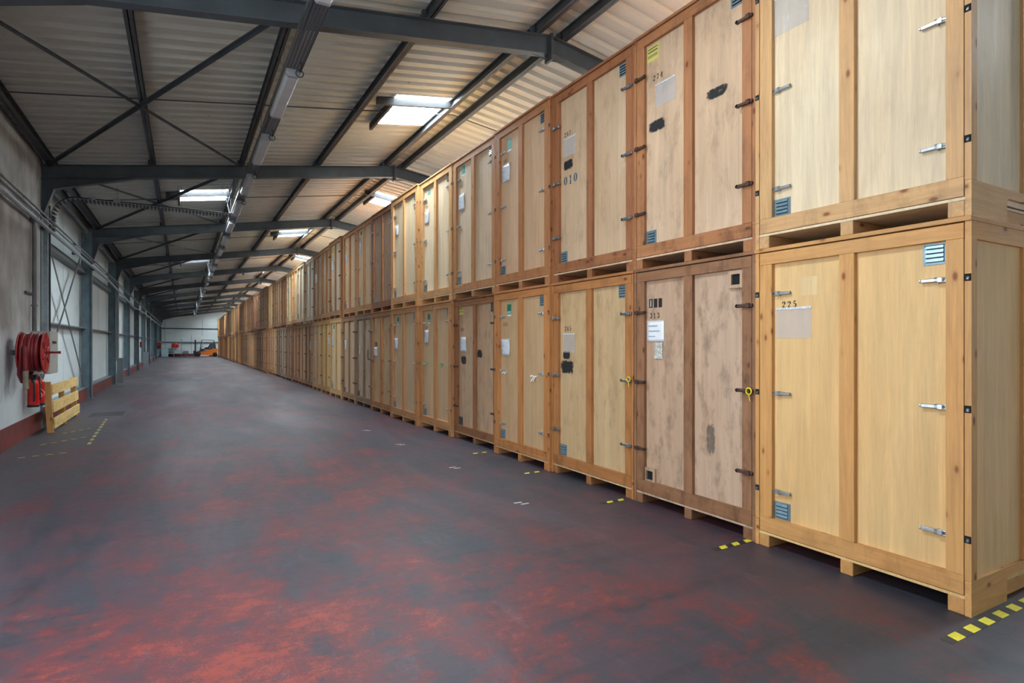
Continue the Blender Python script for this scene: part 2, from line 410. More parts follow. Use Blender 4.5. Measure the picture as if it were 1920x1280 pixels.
# ------------------------------------------------------------------ mesh helpers
class MB:
    def __init__(s): s.v = []; s.f = []; s.sm = []

    def add(s, vs, fs, smooth=False):
        o = len(s.v); s.v += [tuple(p) for p in vs]
        s.f += [tuple(i + o for i in f) for f in fs]; s.sm += [smooth] * len(fs); return s

    def box(s, x0, x1, y0, y1, z0, z1, bev=0.0):
        if x0 > x1: x0, x1 = x1, x0
        if y0 > y1: y0, y1 = y1, y0
        if z0 > z1: z0, z1 = z1, z0
        if bev > 0:
            bm = bmesh.new(); bmesh.ops.create_cube(bm, size=1)
            for v in bm.verts:
                v.co = Vector(((x0 + x1) / 2 + v.co.x * (x1 - x0), (y0 + y1) / 2 + v.co.y * (y1 - y0), (z0 + z1) / 2 + v.co.z * (z1 - z0)))
            bmesh.ops.bevel(bm, geom=list(bm.edges), offset=bev, segments=1, affect='EDGES')
            bm.verts.index_update()
            s.add([v.co for v in bm.verts], [[v.index for v in f.verts] for f in bm.faces]); bm.free(); return s
        return s.add([(x0, y0, z0), (x1, y0, z0), (x1, y1, z0), (x0, y1, z0), (x0, y0, z1), (x1, y0, z1), (x1, y1, z1), (x0, y1, z1)],
                     [(0, 3, 2, 1), (4, 5, 6, 7), (0, 1, 5, 4), (1, 2, 6, 5), (2, 3, 7, 6), (3, 0, 4, 7)])

    def prism(s, poly, axis, a, b):
        """poly of 2D points extruded along axis from a to b; other two axes in order"""
        def P(p, t):
            q = [0, 0, 0]; o = [i for i in range(3) if i != axis]
            q[o[0]], q[o[1]], q[axis] = p[0], p[1], t; return q
        n = len(poly)
        return s.add([P(p, a) for p in poly] + [P(p, b) for p in poly],
                     [tuple(range(n)), tuple(range(2 * n - 1, n - 1, -1))] + [(i, i + n, (i + 1) % n + n, (i + 1) % n) for i in range(n)])

    def tube(s, pts, r, n=10, cap=True, radii=None):
        pts = [Vector(p) for p in pts]; rings = []
        prev = None
        for i, p in enumerate(pts):
            d = (pts[min(i + 1, len(pts) - 1)] - pts[max(i - 1, 0)]).normalized()
            ref = prev if prev is not None else (Vector((0, 0, 1)) if abs(d.z) < 0.9 else Vector((1, 0, 0)))
            a = (ref - d * ref.dot(d))
            if a.length < 1e-5: a = Vector((0, 1, 0)) - d * d.y
            a.normalize(); prev = a; b = d.cross(a)
            rr = radii[i] if radii else r
            rings.append([p + (a * math.cos(2 * PI * k / n) + b * math.sin(2 * PI * k / n)) * rr for k in range(n)])
        vs = [q for R in rings for q in R]; fs = []
        for i in range(len(pts) - 1):
            for k in range(n):
                fs.append((i * n + k, i * n + (k + 1) % n, (i + 1) * n + (k + 1) % n, (i + 1) * n + k))
        s.add(vs, fs, True)
        if cap: s.add(rings[0], [tuple(range(n))[::-1]]); s.add(rings[-1], [tuple(range(n))])
        return s

    def lathe(s, prof, c, axis, n=24):
        """prof: (radius, t) along axis through c"""
        o = [i for i in range(3) if i != axis]; vs = []; fs = []
        for r, t in prof:
            for k in range(n):
                q = [c[0], c[1], c[2]]; q[axis] += t
                q[o[0]] += r * math.cos(2 * PI * k / n); q[o[1]] += r * math.sin(2 * PI * k / n); vs.append(q)
        for i in range(len(prof) - 1):
            for k in range(n):
                fs.append((i * n + k, i * n + (k + 1) % n, (i + 1) * n + (k + 1) % n, (i + 1) * n + k))
        return s.add(vs, fs, True)

    def torus(s, c, axis, R, r, n=32, m=10, a0=0, a1=2 * PI):
        o = [i for i in range(3) if i != axis]; pts = []
        full = abs(a1 - a0 - 2 * PI) < 1e-6
        for k in range(n + 1):
            a = a0 + (a1 - a0) * k / n; q = [c[0], c[1], c[2]]
            q[o[0]] += R * math.cos(a); q[o[1]] += R * math.sin(a); pts.append(q)
        return s.tube(pts, r, m, cap=not full)

    def bar(s, a, b, w, t, up=(0, 0, 1)):
        """flat bar from a to b, width w across, thickness t along up"""
        a = Vector(a); b = Vector(b); d = (b - a).normalized(); u = Vector(up); u = (u - d * u.dot(d)).normalized(); c = d.cross(u)
        vs = [p + c * (w / 2 * i) + u * (t / 2 * j) for p in (a, b) for i, j in ((-1, -1), (1, -1), (1, 1), (-1, 1))]
        return s.add(vs, [(3, 2, 1, 0), (4, 5, 6, 7), (0, 1, 5, 4), (1, 2, 6, 5), (2, 3, 7, 6), (3, 0, 4, 7)])

    def mesh(s, name):
        me = bpy.data.meshes.new(name); me.from_pydata(s.v, [], s.f); me.update()
        me.polygons.foreach_set('use_smooth', s.sm)
        bm = bmesh.new(); bm.from_mesh(me); bmesh.ops.recalc_face_normals(bm, faces=bm.faces); bm.to_mesh(me); bm.free()
        return me

    def build(s, name, mat, parent=None, label=None, color=None):
        me = s.mesh(name); me.materials.append(mat)
        return obj(name, me, parent, label, color)


def obj(name, me, parent=None, label=None, color=None):
    o = bpy.data.objects.new(name, me); COL.objects.link(o)
    if parent is not None: o.parent = parent
    if label: o['label'] = label
    if color: o.color = color
    return o


def thing(name, label, cat, loc=(0, 0, 0), group=None):
    o = bpy.data.objects.new(name, None); o.empty_display_size = 0.2; COL.objects.link(o)
    o.location = loc; o['label'] = label; o['category'] = cat
    if group: o['group'] = group
    return o


def tag(o, label, cat, group=None):
    o['label'] = label; o['category'] = cat
    if group: o['group'] = group
    return o


def struct(o): o['kind'] = 'structure'; return o


ORD = ['nearest', 'second', 'third', 'fourth', 'fifth', 'sixth', 'seventh', 'eighth', 'ninth', 'tenth', 'eleventh', 'twelfth', 'thirteenth',
       'fourteenth', 'fifteenth', 'sixteenth', 'seventeenth', 'eighteenth', 'nineteenth', 'twentieth']

# ================================================================== SETTING
struct(MB().box(-2.9, 12.2, NEAR_Y - 0.2, END_Y + 0.3, -0.12, 0.0).build('floor', M['floor']))
# left wall: concrete part with an unseen opening added for daylight, then cladding
DY0, DY1, DH = 0.8, 5.4, 4.6
wl = MB()
wl.box(-2.66, -2.37, NEAR_Y, DY0, 0, zt(-2.6) + SHEET)
wl.box(-2.66, -2.37, DY0, DY1, DH, zt(-2.6) + SHEET)
wl.box(-2.66, -2.37, DY1, 14.28, 0, zt(-2.6) + SHEET)
struct(wl.build('wall_left', M['wall']))
struct(MB().box(-2.372, -2.358, DY1, 14.28, 0.0, 0.345).box(-2.372, -2.358, NEAR_Y, DY0, 0, 0.345).build('baseboard_left', M['plinth']))
cl = MB()
ys = [14.28]
for y in PY:
    if y > 8:
        ys.append(y + 4.4)
ys = sorted(set([q for q in ys if q < END_Y - 0.5])) + [END_Y]
for a, b in zip(ys, ys[1:]):
    cl.box(-2.74, -2.66, a + 0.012, b - 0.012, 0.30, zt(-2.66) + SHEET)
cl.box(-2.76, -2.735, 14.28, END_Y, 0.30, zt(-2.66) + SHEET)
struct(cl.build('wall_left', M['clad']))
struct(MB().box(-2.74, -2.48, 14.28, END_Y, 0, 0.33).build('baseboard_left', M['plinth']))
struct(MB().box(-2.74, -2.46, 14.28, END_Y, 0.33, 0.355).build('trim_1', M['girt']))
# far gable
poly = [(EAVE_L - 0.1, 0), (EAVE_R + 0.1, 0), (EAVE_R + 0.1, zt(EAVE_R) + SHEET), (RIDGE_X, zt(RIDGE_X) + SHEET), (EAVE_L - 0.1, zt(EAVE_L) + SHEET)]
struct(MB().prism(poly, 1, END_Y, END_Y + 0.1).build('wall_far', M['clad']))
fj = MB()
for x in (-2.0, 0.98, 2.2): fj.box(x - 0.02, x + 0.02, END_Y - 0.006, END_Y, 2.7 if x == 2.2 else 0.4, 4.9 if x != 0.98 else 2.75)
struct(fj.build('trim_2', M['girt']))
struct(MB().box(EAVE_L, EAVE_R, END_Y - 0.14, END_Y, 3.52, 3.64).build('trim_3', M['steel']))
struct(MB().box(EAVE_L, EAVE_R, END_Y - 0.16, END_Y, 1.72, 1.88).build('trim_4', M['girt']))
struct(MB().box(-1.7, 1.4, END_Y - 0.08, END_Y, 0, 0.34).build('baseboard_far', M['plinth']))
# near gable with an unseen opening added for daylight, right wall
ng = MB()
ng.box(EAVE_L, -0.9, NEAR_Y - 0.1, NEAR_Y, 0, 4.5).box(4.1, EAVE_R, NEAR_Y - 0.1, NEAR_Y, 0, 4.5)
ng.prism([(EAVE_L, 4.5), (EAVE_R, 4.5), (EAVE_R, zt(EAVE_R) + SHEET), (RIDGE_X, zt(RIDGE_X) + SHEET), (EAVE_L, zt(EAVE_L) + SHEET)], 1, NEAR_Y - 0.1, NEAR_Y)
struct(ng.build('wall_near', M['clad']))
struct(MB().box(EAVE_R, EAVE_R + 0.1, NEAR_Y, END_Y, 0, zt(EAVE_R) + SHEET).build('wall_right', M['clad']))

# ---- roof sheeting with openings for the roof lights
LIGHTS = []                                                # (x0, x1, y0, y1)
for k in range(-1, 11):
    ym = 7.07 + 7.1 * k + 3.55
    if k % 2 == 0:
        LIGHTS.append((3.28, 4.32, ym - 0.72, ym + 0.80))
    else:
        LIGHTS.append((-0.06, 1.04, ym - 0.72, ym + 0.55))
        LIGHTS.append((5.02, 6.35, ym - 0.72, ym + 0.60))
    LIGHTS.append((8.4, 9.6, ym - 2.6, ym + 2.6))  # unseen extra roof lights, added on the right slope to brighten the hall


def sheet_strip(mb, x0, x1, y0, y1):
    """trapezoidal ribs every 0.28 m, running up the slope"""
    P = 0.284; prof = []
    i0 = math.floor(y0 / P) - 1; i1 = math.ceil(y1 / P) + 1
    for i in range(i0, i1 + 1):
        b = i * P
        prof += [(b, 0.055), (b + 0.085, 0.055), (b + 0.110, 0.0), (b + P - 0.03, 0.0)]

    def val(y):
        for (a, za), (b, zb) in zip(prof, prof[1:]):
            if a <= y <= b: return za + (zb - za) * (y - a) / max(b - a, 1e-6)
        return 0.0
    pr = [(y0, val(y0))] + [p for p in prof if y0 < p[0] < y1] + [(y1, val(y1))]
    vs = []; fs = []
    for y, h in pr:
        for x in (x0, x1): vs.append((x, y, zt(x) + SHEET + h))
    n = len(pr)
    for i in range(n - 1): fs.append((2 * i, 2 * i + 1, 2 * i + 3, 2 * i + 2))
    mb.add(vs, fs)


rf = MB()
XB = [EAVE_L - 0.1, -0.06, 1.04, 3.28, 4.32, RIDGE_X, 5.02, 6.35, 8.4, 9.6, EAVE_R + 0.1]
for x0, x1 in zip(XB, XB[1:]):
    cuts = [(l[2], l[3]) for l in LIGHTS if l[0] <= x0 + 1e-4 and l[1] >= x1 - 1e-4]
    y = NEAR_Y - 0.1
    for a, b in sorted(cuts):
        sheet_strip(rf, x0, x1, y, a); y = b
    sheet_strip(rf, x0, x1, y, END_Y + 0.1)
struct(rf.build('ceiling', M['roof']))
for i, (x0, x1, y0, y1) in enumerate(LIGHTS):
    b = MB(); t = 0.03
    for (xa, xb, ya, yb) in ((x0 - t, x0, y0 - t, y1 + t), (x1, x1 + t, y0 - t, y1 + t), (x0, x1, y0 - t, y0), (x0, x1, y1, y1 + t)):
        zl = SHEET - 0.02
        b.add([(x, y, zt(x) + zz) for zz in (zl, zl + 0.30) for x, y in ((xa, ya), (xb, ya), (xb, yb), (xa, yb))],
              [(0, 3, 2, 1), (4, 5, 6, 7), (0, 1, 5, 4), (1, 2, 6, 5), (2, 3, 7, 6), (3, 0, 4, 7)])
    wobj = struct(b.build('window_%d' % (i + 1), M['curb']))
    g = MB()
    g.add([(x, y, zt(x) + SHEET + 0.27) for x, y in ((x0, y0), (x1, y0), (x1, y1), (x0, y1))], [(0, 3, 2, 1)])
    g.build('pane', M['pane'], wobj)
    if x0 < 7:
        for nm, xa, xb, ya, yb in (('trimmer', x0 - 0.32, x1 + 0.06, y0 + 0.14, y0 + 0.20), ('trimmer', x0 - 0.06, x0 - 0.005, y0 + 0.20, y1 + 0.02)):
            c = MB()
            c.add([(x, y, zt(x) + zz) for zz in (0.0, 0.13) for x, y in ((xa, ya), (xb, ya), (xb, yb), (xa, yb))],
                  [(0, 3, 2, 1), (4, 5, 6, 7), (0, 1, 5, 4), (1, 2, 6, 5), (2, 3, 7, 6), (3, 0, 4, 7)])
            c.build(nm, M['trimmer'], wobj)

# ================================================================== STEEL
RD = 0.27


def rafter(mb, xa, xb, sgn):
    f = lambda x, dz: (x, zt(x) + dz)
    for (dz0, dz1, w) in ((-0.012, 0, 0.07), (-RD, -RD + 0.012, 0.07), (-RD + 0.012, -0.012, 0.004)):
        mb.prism([f(xa, dz0), f(xb, dz0), f(xb, dz1), f(xa, dz1)], 1, -w, w)


for k, y in enumerate(PY):
    where = ('crossing the top of the view nearest the camera' if k == 1 else 'behind the camera end' if k == 0 else
             'meeting the far gable' if k == 12 else '%s back from the camera' % ORD[k - 1])
    t = thing('portal_frame', 'dark blue-grey steel roof portal frame, %s' % where, 'steel frame', (0, y, 0), 'steel portal frames of the hall')
    a = MB(); rafter(a, -2.37, RIDGE_X, 1); a.build('rafter', M['steel'], t)
    a = MB(); rafter(a, RIDGE_X, 11.6, 1); a.build('rafter', M['steel'], t)
    for s in (-1, 1):
        X = (lambda v: v) if s < 0 else (lambda v: 2 * RIDGE_X - v)
        a = MB(); top = 4.9
        if not (s < 0 and y < 14.0):
            a.box(X(-2.37), X(-2.355), -0.075, 0.075, 0, 4.2); a.box(X(-2.62), X(-2.605), -0.075, 0.075, 0, top)
            a.box(X(-2.61), X(-2.36), -0.005, 0.005, 0, top)
            a.box(X(-2.64), X(-2.33), -0.11, 0.11, 0, 0.02)
            a.build('column', M['column'], t)
        h = MB()
        zb = lambda x: zt(x) - RD
        pts = [(X(-2.36), 4.0), (X(-2.17), 4.62), (X(-0.85), zb(-0.85)), (X(-2.36), zb(-2.36) + 0.2)]
        h.prism(pts, 1, -0.006, 0.006)
        for p, q in ((pts[0], pts[1]), (pts[1], pts[2])):
            h.bar((p[0], 0, p[1]), (q[0], 0, q[1]), 0.14, 0.012, up=(0, 0, 1) if abs(q[0] - p[0]) > abs(q[1] - p[1]) else (1, 0, 0))
        if s < 0 and y < 14.5: pass
        h.build('haunch', M['steel'], t)
    e = MB().box(RIDGE_X - 0.02, RIDGE_X + 0.02, -0.09, 0.09, zt(RIDGE_X) - 0.36, zt(RIDGE_X) + 0.02)
    e.prism([(RIDGE_X - 0.3, zt(RIDGE_X - 0.3) - RD), (RIDGE_X, zt(RIDGE_X) - 0.35), (RIDGE_X + 0.3, zt(RIDGE_X) - RD - 0.045)], 1, -0.005, 0.005)
    e.build('ridge_plate', M['steel'], t)
    for px in (-0.54, 1.135, 2.763, 4.40, 4.84): MB().box(px - 0.09, px - 0.035, -0.03, 0.03, zt(px) - 0.005, zt(px) + 0.11).build('purlin_cleat', M['steel'], t)

PX = [-2.22, -0.54, 1.135, 2.763, 4.40, 4.84, 6.5, 8.15, 9.8, 11.4]
PN = ['along the left eave', 'second from the left wall', 'third from the left wall beside the lamps', 'fourth from the left wall', 'just left of the ridge', 'just right of the ridge',
      'first on the right slope past the ridge', 'second on the right slope past the ridge', 'third on the right slope past the ridge', 'along the right eave']
for x, nm in zip(PX, PN):
    m = MB(); z = zt(x); w = 0.045 if x > -2 else 0.06
    m.box(x - w, x + w, NEAR_Y, END_Y, z, z + 0.010); m.box(x - w, x + w, NEAR_Y, END_Y, z + 0.13, z + 0.14); m.box(x - 0.006, x + 0.006, NEAR_Y, END_Y, z, z + 0.14)
    if x < -2: m.box(x - 0.2, x - 0.19, NEAR_Y, END_Y, z - 0.12, z + 0.13)
    tag(m.build('roof_purlin', M['purlin']), 'long dark steel roof purlin, %s' % nm, 'purlin', 'purlins under the roof sheeting')
for k in range(0, 12):
    y = PY[k] + 3.45
    m = MB(); m.tube([(-2.3, y, zt(-2.3) + 0.05), (RIDGE_X, y, zt(RIDGE_X) + 0.05), (11.4, y, zt(11.4) + 0.05)], 0.011, 6)
    where = 'bay at the camera' if k == 0 else '%s bay beyond the camera' % ORD[k]
    where = where.replace('nearest', 'first')
    tag(m.build('tie_rod', M['purlin']), 'thin steel tie rod under the roof purlins across the %s' % where, 'rod', 'tie rods between the purlins')
    t = thing('roof_brace', 'crossed steel roof bracing between frames in the %s' % where, 'brace', (0, PY[k], 0), 'crossed roof braces on the left slope')
    for (xa, ya, xb, yb, w) in ((-2.25, 0.1, 1.1, 7.0, 0.05), (1.1, 0.1, -2.25, 7.0, 0.09)):
        b = MB(); b.bar((xa, ya, zt(xa) - 0.02), (xb, yb, zt(xb) - 0.02), w, 0.008); b.bar((xa, ya, zt(xa) - 0.035), (xb, yb, zt(xb) - 0.035), 0.008, w * 0.8)
        b.build('brace_bar', M['purlin'] if w < 0.06 else M['steel'], t)
t = thing('wall_brace', 'crossed steel wall bracing behind the wooden pallet', 'brace', (-2.5, 17.7, 0), None)
MB().bar((0, -3.2, 4.55), (0, 3.3, 0.36), 0.09, 0.008, up=(1, 0, 0)).build('brace_bar', M['steel'], t)
MB().bar((0.015, 3.35, 4.7), (0.015, -3.2, 0.6), 0.09, 0.008, up=(1, 0, 0)).build('brace_bar', M['steel'], t)
# wall girts
for z, hh, m_, nm in ((2.07, 0.03, 'girt', 'slim grey wall rail at head height along the left cladding'), (3.68, 0.14, 'steel', 'deep dark wall rail high along the left cladding')):
    g = MB()
    for a, b in zip([14.3] + PY[3:], PY[3:] + [END_Y]):
        if b - a < 0.5: continue
        g.box(-2.66, -2.50, a + 0.02, b - 0.02, z, z + hh)
    tag(g.build('wall_rail', M[m_]), nm, 'rail')

# ================================================================== LAMPS, TRAYS, PIPES
LX = 1.20
lamp_parts = {}


def make_lamp():
    b = MB(); n = 8; L = 1.55
    pr = [(-0.085, 0.0), (0.085, 0.0), (0.085, -0.03), (-0.085, -0.03)]
    b.prism(pr, 1, 0, L)
    me_body = b.mesh('lamp_housing'); me_body.materials.append(M['lampend'])
    c = MB(); pr = [(-0.085, -0.03), (-0.08, -0.07), (-0.055, -0.095), (0.055, -0.095), (0.08, -0.07), (0.085, -0.03)]
    c.prism(pr, 1, 0.05, L - 0.05); me_c = c.mesh('diffuser'); me_c.materials.append(M['lampbody'])
    e = MB()
    e.prism([(p[0] * 1.05, p[1]) for p in pr], 1, 0, 0.05); e.prism([(p[0] * 1.05, p[1]) for p in pr], 1, L - 0.05, L)
    me_e = e.mesh('end_cap'); me_e.materials.append(M['lampend'])
    k = MB(); k.torus((0.07, -0.03, -0.055), 1, 0.045, 0.007, 14, 6, 0, 2 * PI); k.tube([(0.05, -0.25, -0.009), (0.075, -0.12, -0.012), (0.07, -0.02, -0.03)], 0.008, 6)
    me_k = k.mesh('supply_cable'); me_k.materials.append(M['rubber'])
    return [('lamp_housing', me_body), ('diffuser', me_c), ('end_cap', me_e), ('supply_cable', me_k)]


LP = make_lamp()
ly = [4.35, 7.66, 10.25, 12.80] + [15.3 + 2.6 * i for i in range(26)]
ly = [-1.5] + ly
for i, y in enumerate(ly):
    if i == 0: lab = 'unlit grey fluorescent lamp hanging behind the camera'
    elif i < 16: lab = 'unlit grey fluorescent lamp under the cable tray, %s in the line from the camera' % ORD[i - 1]
    else: lab = 'small distant unlit fluorescent lamp in the far stretch of the lamp line'
    t = thing('fluorescent_lamp', lab, 'lamp', (LX, y, 5.059), 'fluorescent lamps along the cable tray')
    for n_, me in LP: obj(n_, me, t)
tr = thing('cable_tray', 'long dark perforated cable tray carrying the lamp line down the hall', 'cable tray', (LX, 0, 5.06))
b = MB(); b.box(-0.10, 0.10, -3, 83, 0, 0.003); b.build('tray_bed', M['tray'], tr)
b = MB(); b.box(-0.102, -0.10, -3, 83, 0, 0.06); b.box(0.10, 0.102, -3, 83, 0, 0.06); b.build('tray_side', M['purlin'], tr)
b = MB()
for j, (xx, r) in enumerate(((-0.06, 0.010), (-0.03, 0.013), (0.01, 0.009), (0.045, 0.012))):
    b.tube([(xx + 0.008 * math.sin(q * 1.7 + j), -3 + q * 1.0, 0.017 + r * 0.4) for q in range(87)], r, 6)
b.build('cable_bundle', M['rubber'], tr)
for y in [0.6 + 2.4 * i for i in range(34)]:
    MB().tube([(-0.10, y, 0.05), (-0.07, y, zt(LX) - 5.06 + 0.02)], 0.004, 5).tube([(-0.10, y, 0.05), (-0.15, y + 0.45, zt(LX) - 5.06 + 0.02)], 0.003, 4).build('hanger_wire', M['purlin'], tr)

bt = thing('cable_tray', 'ribbed branch cable tray crossing from the left wall to the lamp line', 'cable tray', (0, 16.1, 0))
pts = []
for i in range(9):
    a = PI / 2 * i / 8; pts.append((-2.45 + 0.45 * (1 - math.cos(a)), -0.35 + 0.05 * i / 8, 4.35 + 0.45 * math.sin(a)))
pts = [(-2.45, -0.4, 4.0)] + pts + [(-1.2, -0.2, 4.82), (0.0, 0.0, 4.85), (1.1, 0.2, 4.88)]
b = MB()
for p, q in zip(pts, pts[1:]):
    dz = (Vector(q) - Vector(p)); up = Vector((-dz.z, 0, dz.x))
    b.bar(p, q, 0.16, 0.02, up=up)
b.build('tray_bed', M['galv'], bt)
b = MB()
for p, q in zip(pts, pts[1:]):
    p = Vector(p); q = Vector(q); L = (q - p).length; nn = max(1, int(L / 0.07)); dz = q - p; up = Vector((-dz.z, 0, dz.x)).normalized()
    for j in range(nn):
        c = p + dz * (j / nn); b.bar(c - Vector((0, 0.09, 0)) - up * 0.03, c + Vector((0, 0.09, 0)) - up * 0.03, 0.035, 0.06, up=up)
b.build('tray_rung', M['purlin'], bt)
b = MB()
for o_ in (-0.04, 0.0, 0.04): b.tube([(p[0] + 0.0, p[1] + o_, p[2] + 0.03) for p in pts], 0.012, 6)
b.build('cable_bundle', M['rubber'], bt)
for x, dz in ((-1.3, 0.5), (-0.1, 0.55), (-0.03, 0.6), (0.85, 0.65), (0.95, 0.7)):
    MB().tube([(x, -0.15, 4.84), (x, -0.15, zt(x))], 0.004, 5).build('hanger_wire', M['purlin'], bt)
for x in (-1.75, -1.3):
    MB().box(x - 0.06, x + 0.06, -0.32, -0.26, 4.80, 4.90).build('junction_box', M['galv'], bt)

vt = thing('cable_tray', 'upright perforated cable tray on the wall beside the end of the concrete wall', 'cable tray', (-2.46, 15.35, 1.86))
MB().box(-0.06, 0.02, -0.13, -0.06, 0, 2.6).box(-0.03, 0.03, -0.06, 0.02, 0, 2.6).build('tray_bed', M['galv'], vt)
b = MB()
for i in range(60): b.box(0.02, 0.026, 0.03, 0.06, 0.05 + i * 0.042, 0.072 + i * 0.042)
b.box(-0.04, 0.012, 0.02, 0.07, 0, 2.6)
b.build('slotted_rail', M['white'], vt)
MB().tube([(0.03, -0.03, 0), (0.03, -0.03, 2.65)], 0.028, 8).build('cable', M['rubber'], vt)

# pipes on the left wall
def pipe(label, pts, r, mat='pipe', clip=None):
    t = thing('wall_pipe', label, 'pipe', (0, 0, 0))
    MB().tube(pts, r, 10).build('pipe', M[mat], t)
    if clip:
        b = MB()
        for (x, y, z) in clip: b.box(x - 0.06, x + r * 0.6, y - 0.012, y + 0.012, z - r - 0.008, z + r + 0.008)
        b.build('clip', M['purlin'], t)
    return t


pipe('thin upper grey pipe running the whole left wall', [(-2.27, 5.6, 4.06), (-2.27, 30, 4.06), (-2.27, 84, 4.06)], 0.020, 'pipe', [(-2.29, 7 + 3.55 * i, 4.06) for i in range(21)])
pipe('thin grey pipe below the uppermost one on the left wall', [(-2.25, 5.6, 3.955), (-2.25, 84, 3.955)], 0.016, 'pipe')
pipe('thick pale grey pipe, lowest of those along the left wall', [(-2.27, 5.6, 3.85), (-2.27, 25, 3.84), (-2.30, 33, 3.70), (-2.34, 38, 3.60), (-2.32, 42, 3.68), (-2.30, 47, 3.72), (-2.30, 84, 3.72)], 0.036, 'galv', [(-2.3, 7 + 3.55 * i, 3.85) for i in range(5)])
t = pipe('upright dark grey pipe above the hose reel', [(-2.31, 13.25, 3.86), (-2.31, 13.25, 1.86)], 0.036, 'pipe')
b = MB(); b.tube([(-2.31, 13.25, 3.80), (-2.31, 13.25, 3.90)], 0.062, 12); b.tube([(-2.31, 13.25, 2.30), (-2.31, 13.25, 2.33)], 0.052, 12); b.build('coupling', M['pipe'], t)
MB().box(-2.36, -2.34, 12.78, 13.32, 2.50, 2.54).build('bracket', M['purlin'], t)
pipe('square grey downpipe rising behind the nearer column guard', [(-2.42, 29.6, 0.9), (-2.42, 29.6, 4.6)], 0.07, 'guard')

# ================================================================== LEFT WALL EQUIPMENT
def hose_reel(name, label, c, R, detail=True, red='red', hose='darkred', axis=0):
    t = thing(name, label, 'hose reel', c)
    ax = axis

    def disc(off, nm, lab=None):
        b = MB()
        b.lathe([(0.02, off - 0.008), (R * 0.93, off - 0.012), (R, off + 0.0), (R, off + 0.012), (R * 0.95, off + 0.016), (R * 0.88, off + 0.004), (0.02, off + 0.008)], (0, 0, 0), ax, 40)
        return b.build(nm, M[red], t)
    disc(-0.145, 'back_disc'); fd = disc(0.155, 'front_disc')
    if detail:
        b = MB()
        for i in range(6):
            a = i * PI / 3 + 0.3
            b.tube([(0.165, math.cos(a) * R * 0.28, math.sin(a) * R * 0.28), (0.168, math.cos(a + 0.1) * R * 0.8, math.sin(a + 0.1) * R * 0.8)], 0.016, 6)
        b.torus((0.165, 0, 0), 0, R * 0.26, 0.012, 20, 6)
        b.build('disc_rib', M[red], fd)
        b = MB(); b.tube([(0.15, 0, 0), (0.30, 0, 0), (0.36, 0, 0)], 0.02, 10, radii=[0.024, 0.016, 0.024]); b.build('handle', M['darkred'], t)
    b = MB()
    rr = R * 0.14
    for i, (o, q) in enumerate(((-0.10, 0.84), (-0.055, 0.80), (-0.01, 0.85), (0.035, 0.80), (0.085, 0.84))):
        for lay in (0, 1):
            cc = [0, 0, 0]; cc[ax] = o + 0.008 * lay
            b.torus(tuple(cc), ax, R * (q - lay * 0.22), rr * 0.66, 32, 8)
    b.lathe([(R * 0.5, -0.14), (R * 0.5, 0.14)], (0, 0, 0), ax, 20)
    b.build('coiled_hose', M[hose], t)
    return t


t = hose_reel('hose_reel', 'large red hose reel with coiled hose on the left concrete wall', (-2.09, 11.85, 1.49), 0.335)
MB().box(-0.28, -0.15, 0.02, 0.08, -0.04, 0.04).build('wall_bracket', M['pipe'], t)
MB().tube([(-0.10, -0.26, -0.12), (-0.12, -0.22, -0.34), (-0.11, -0.10, -0.45), (-0.06, 0.02, -0.42), (-0.03, 0.1, -0.3)], 0.034, 10).build('hanging_loop', M['darkred'], t)
MB().tube([(-0.04, -0.30, 0.1), (-0.03, -0.31, -0.15), (-0.03, -0.30, -0.30)], 0.036, 10).build('hose_end', M['darkred'], t)
MB().tube([(-0.03, -0.30, -0.28), (-0.03, -0.30, -0.42), (-0.03, -0.29, -0.56)], 0.034, 10, radii=[0.042, 0.036, 0.040]).build('nozzle', M['brass'], t)
MB().torus((0.0, 0.05, -0.36), 0, 0.11, 0.018, 20, 8, -PI, 0).build('stop_ring', M['rubber'], t)

t = thing('electrical_cabinet', 'beige grey metal cabinet on the wall behind the hose reel', 'cabinet', (-2.366, 13.3, 1.08))
MB().box(0, 0.19, 0, 0.76, 0, 0.78, 0.006).build('body', M['cabinet'], t)
d = MB().box(0.19, 0.27, 0.0, 0.76, 0.0, 0.78, 0.006).build('door', M['cabinet'], t)
MB().box(0.27, 0.285, 0.22, 0.52, 0.555, 0.60, 0.004).build('handle', M['rubber'], d)
MB().box(0.27, 0.272, 0.42, 0.45, 0.3, 0.38).build('nameplate', M['dullzinc'], d)
MB().box(0.02, 0.06, 0.3, 0.35, -0.2, 0).build('conduit', M['pipe'], t)


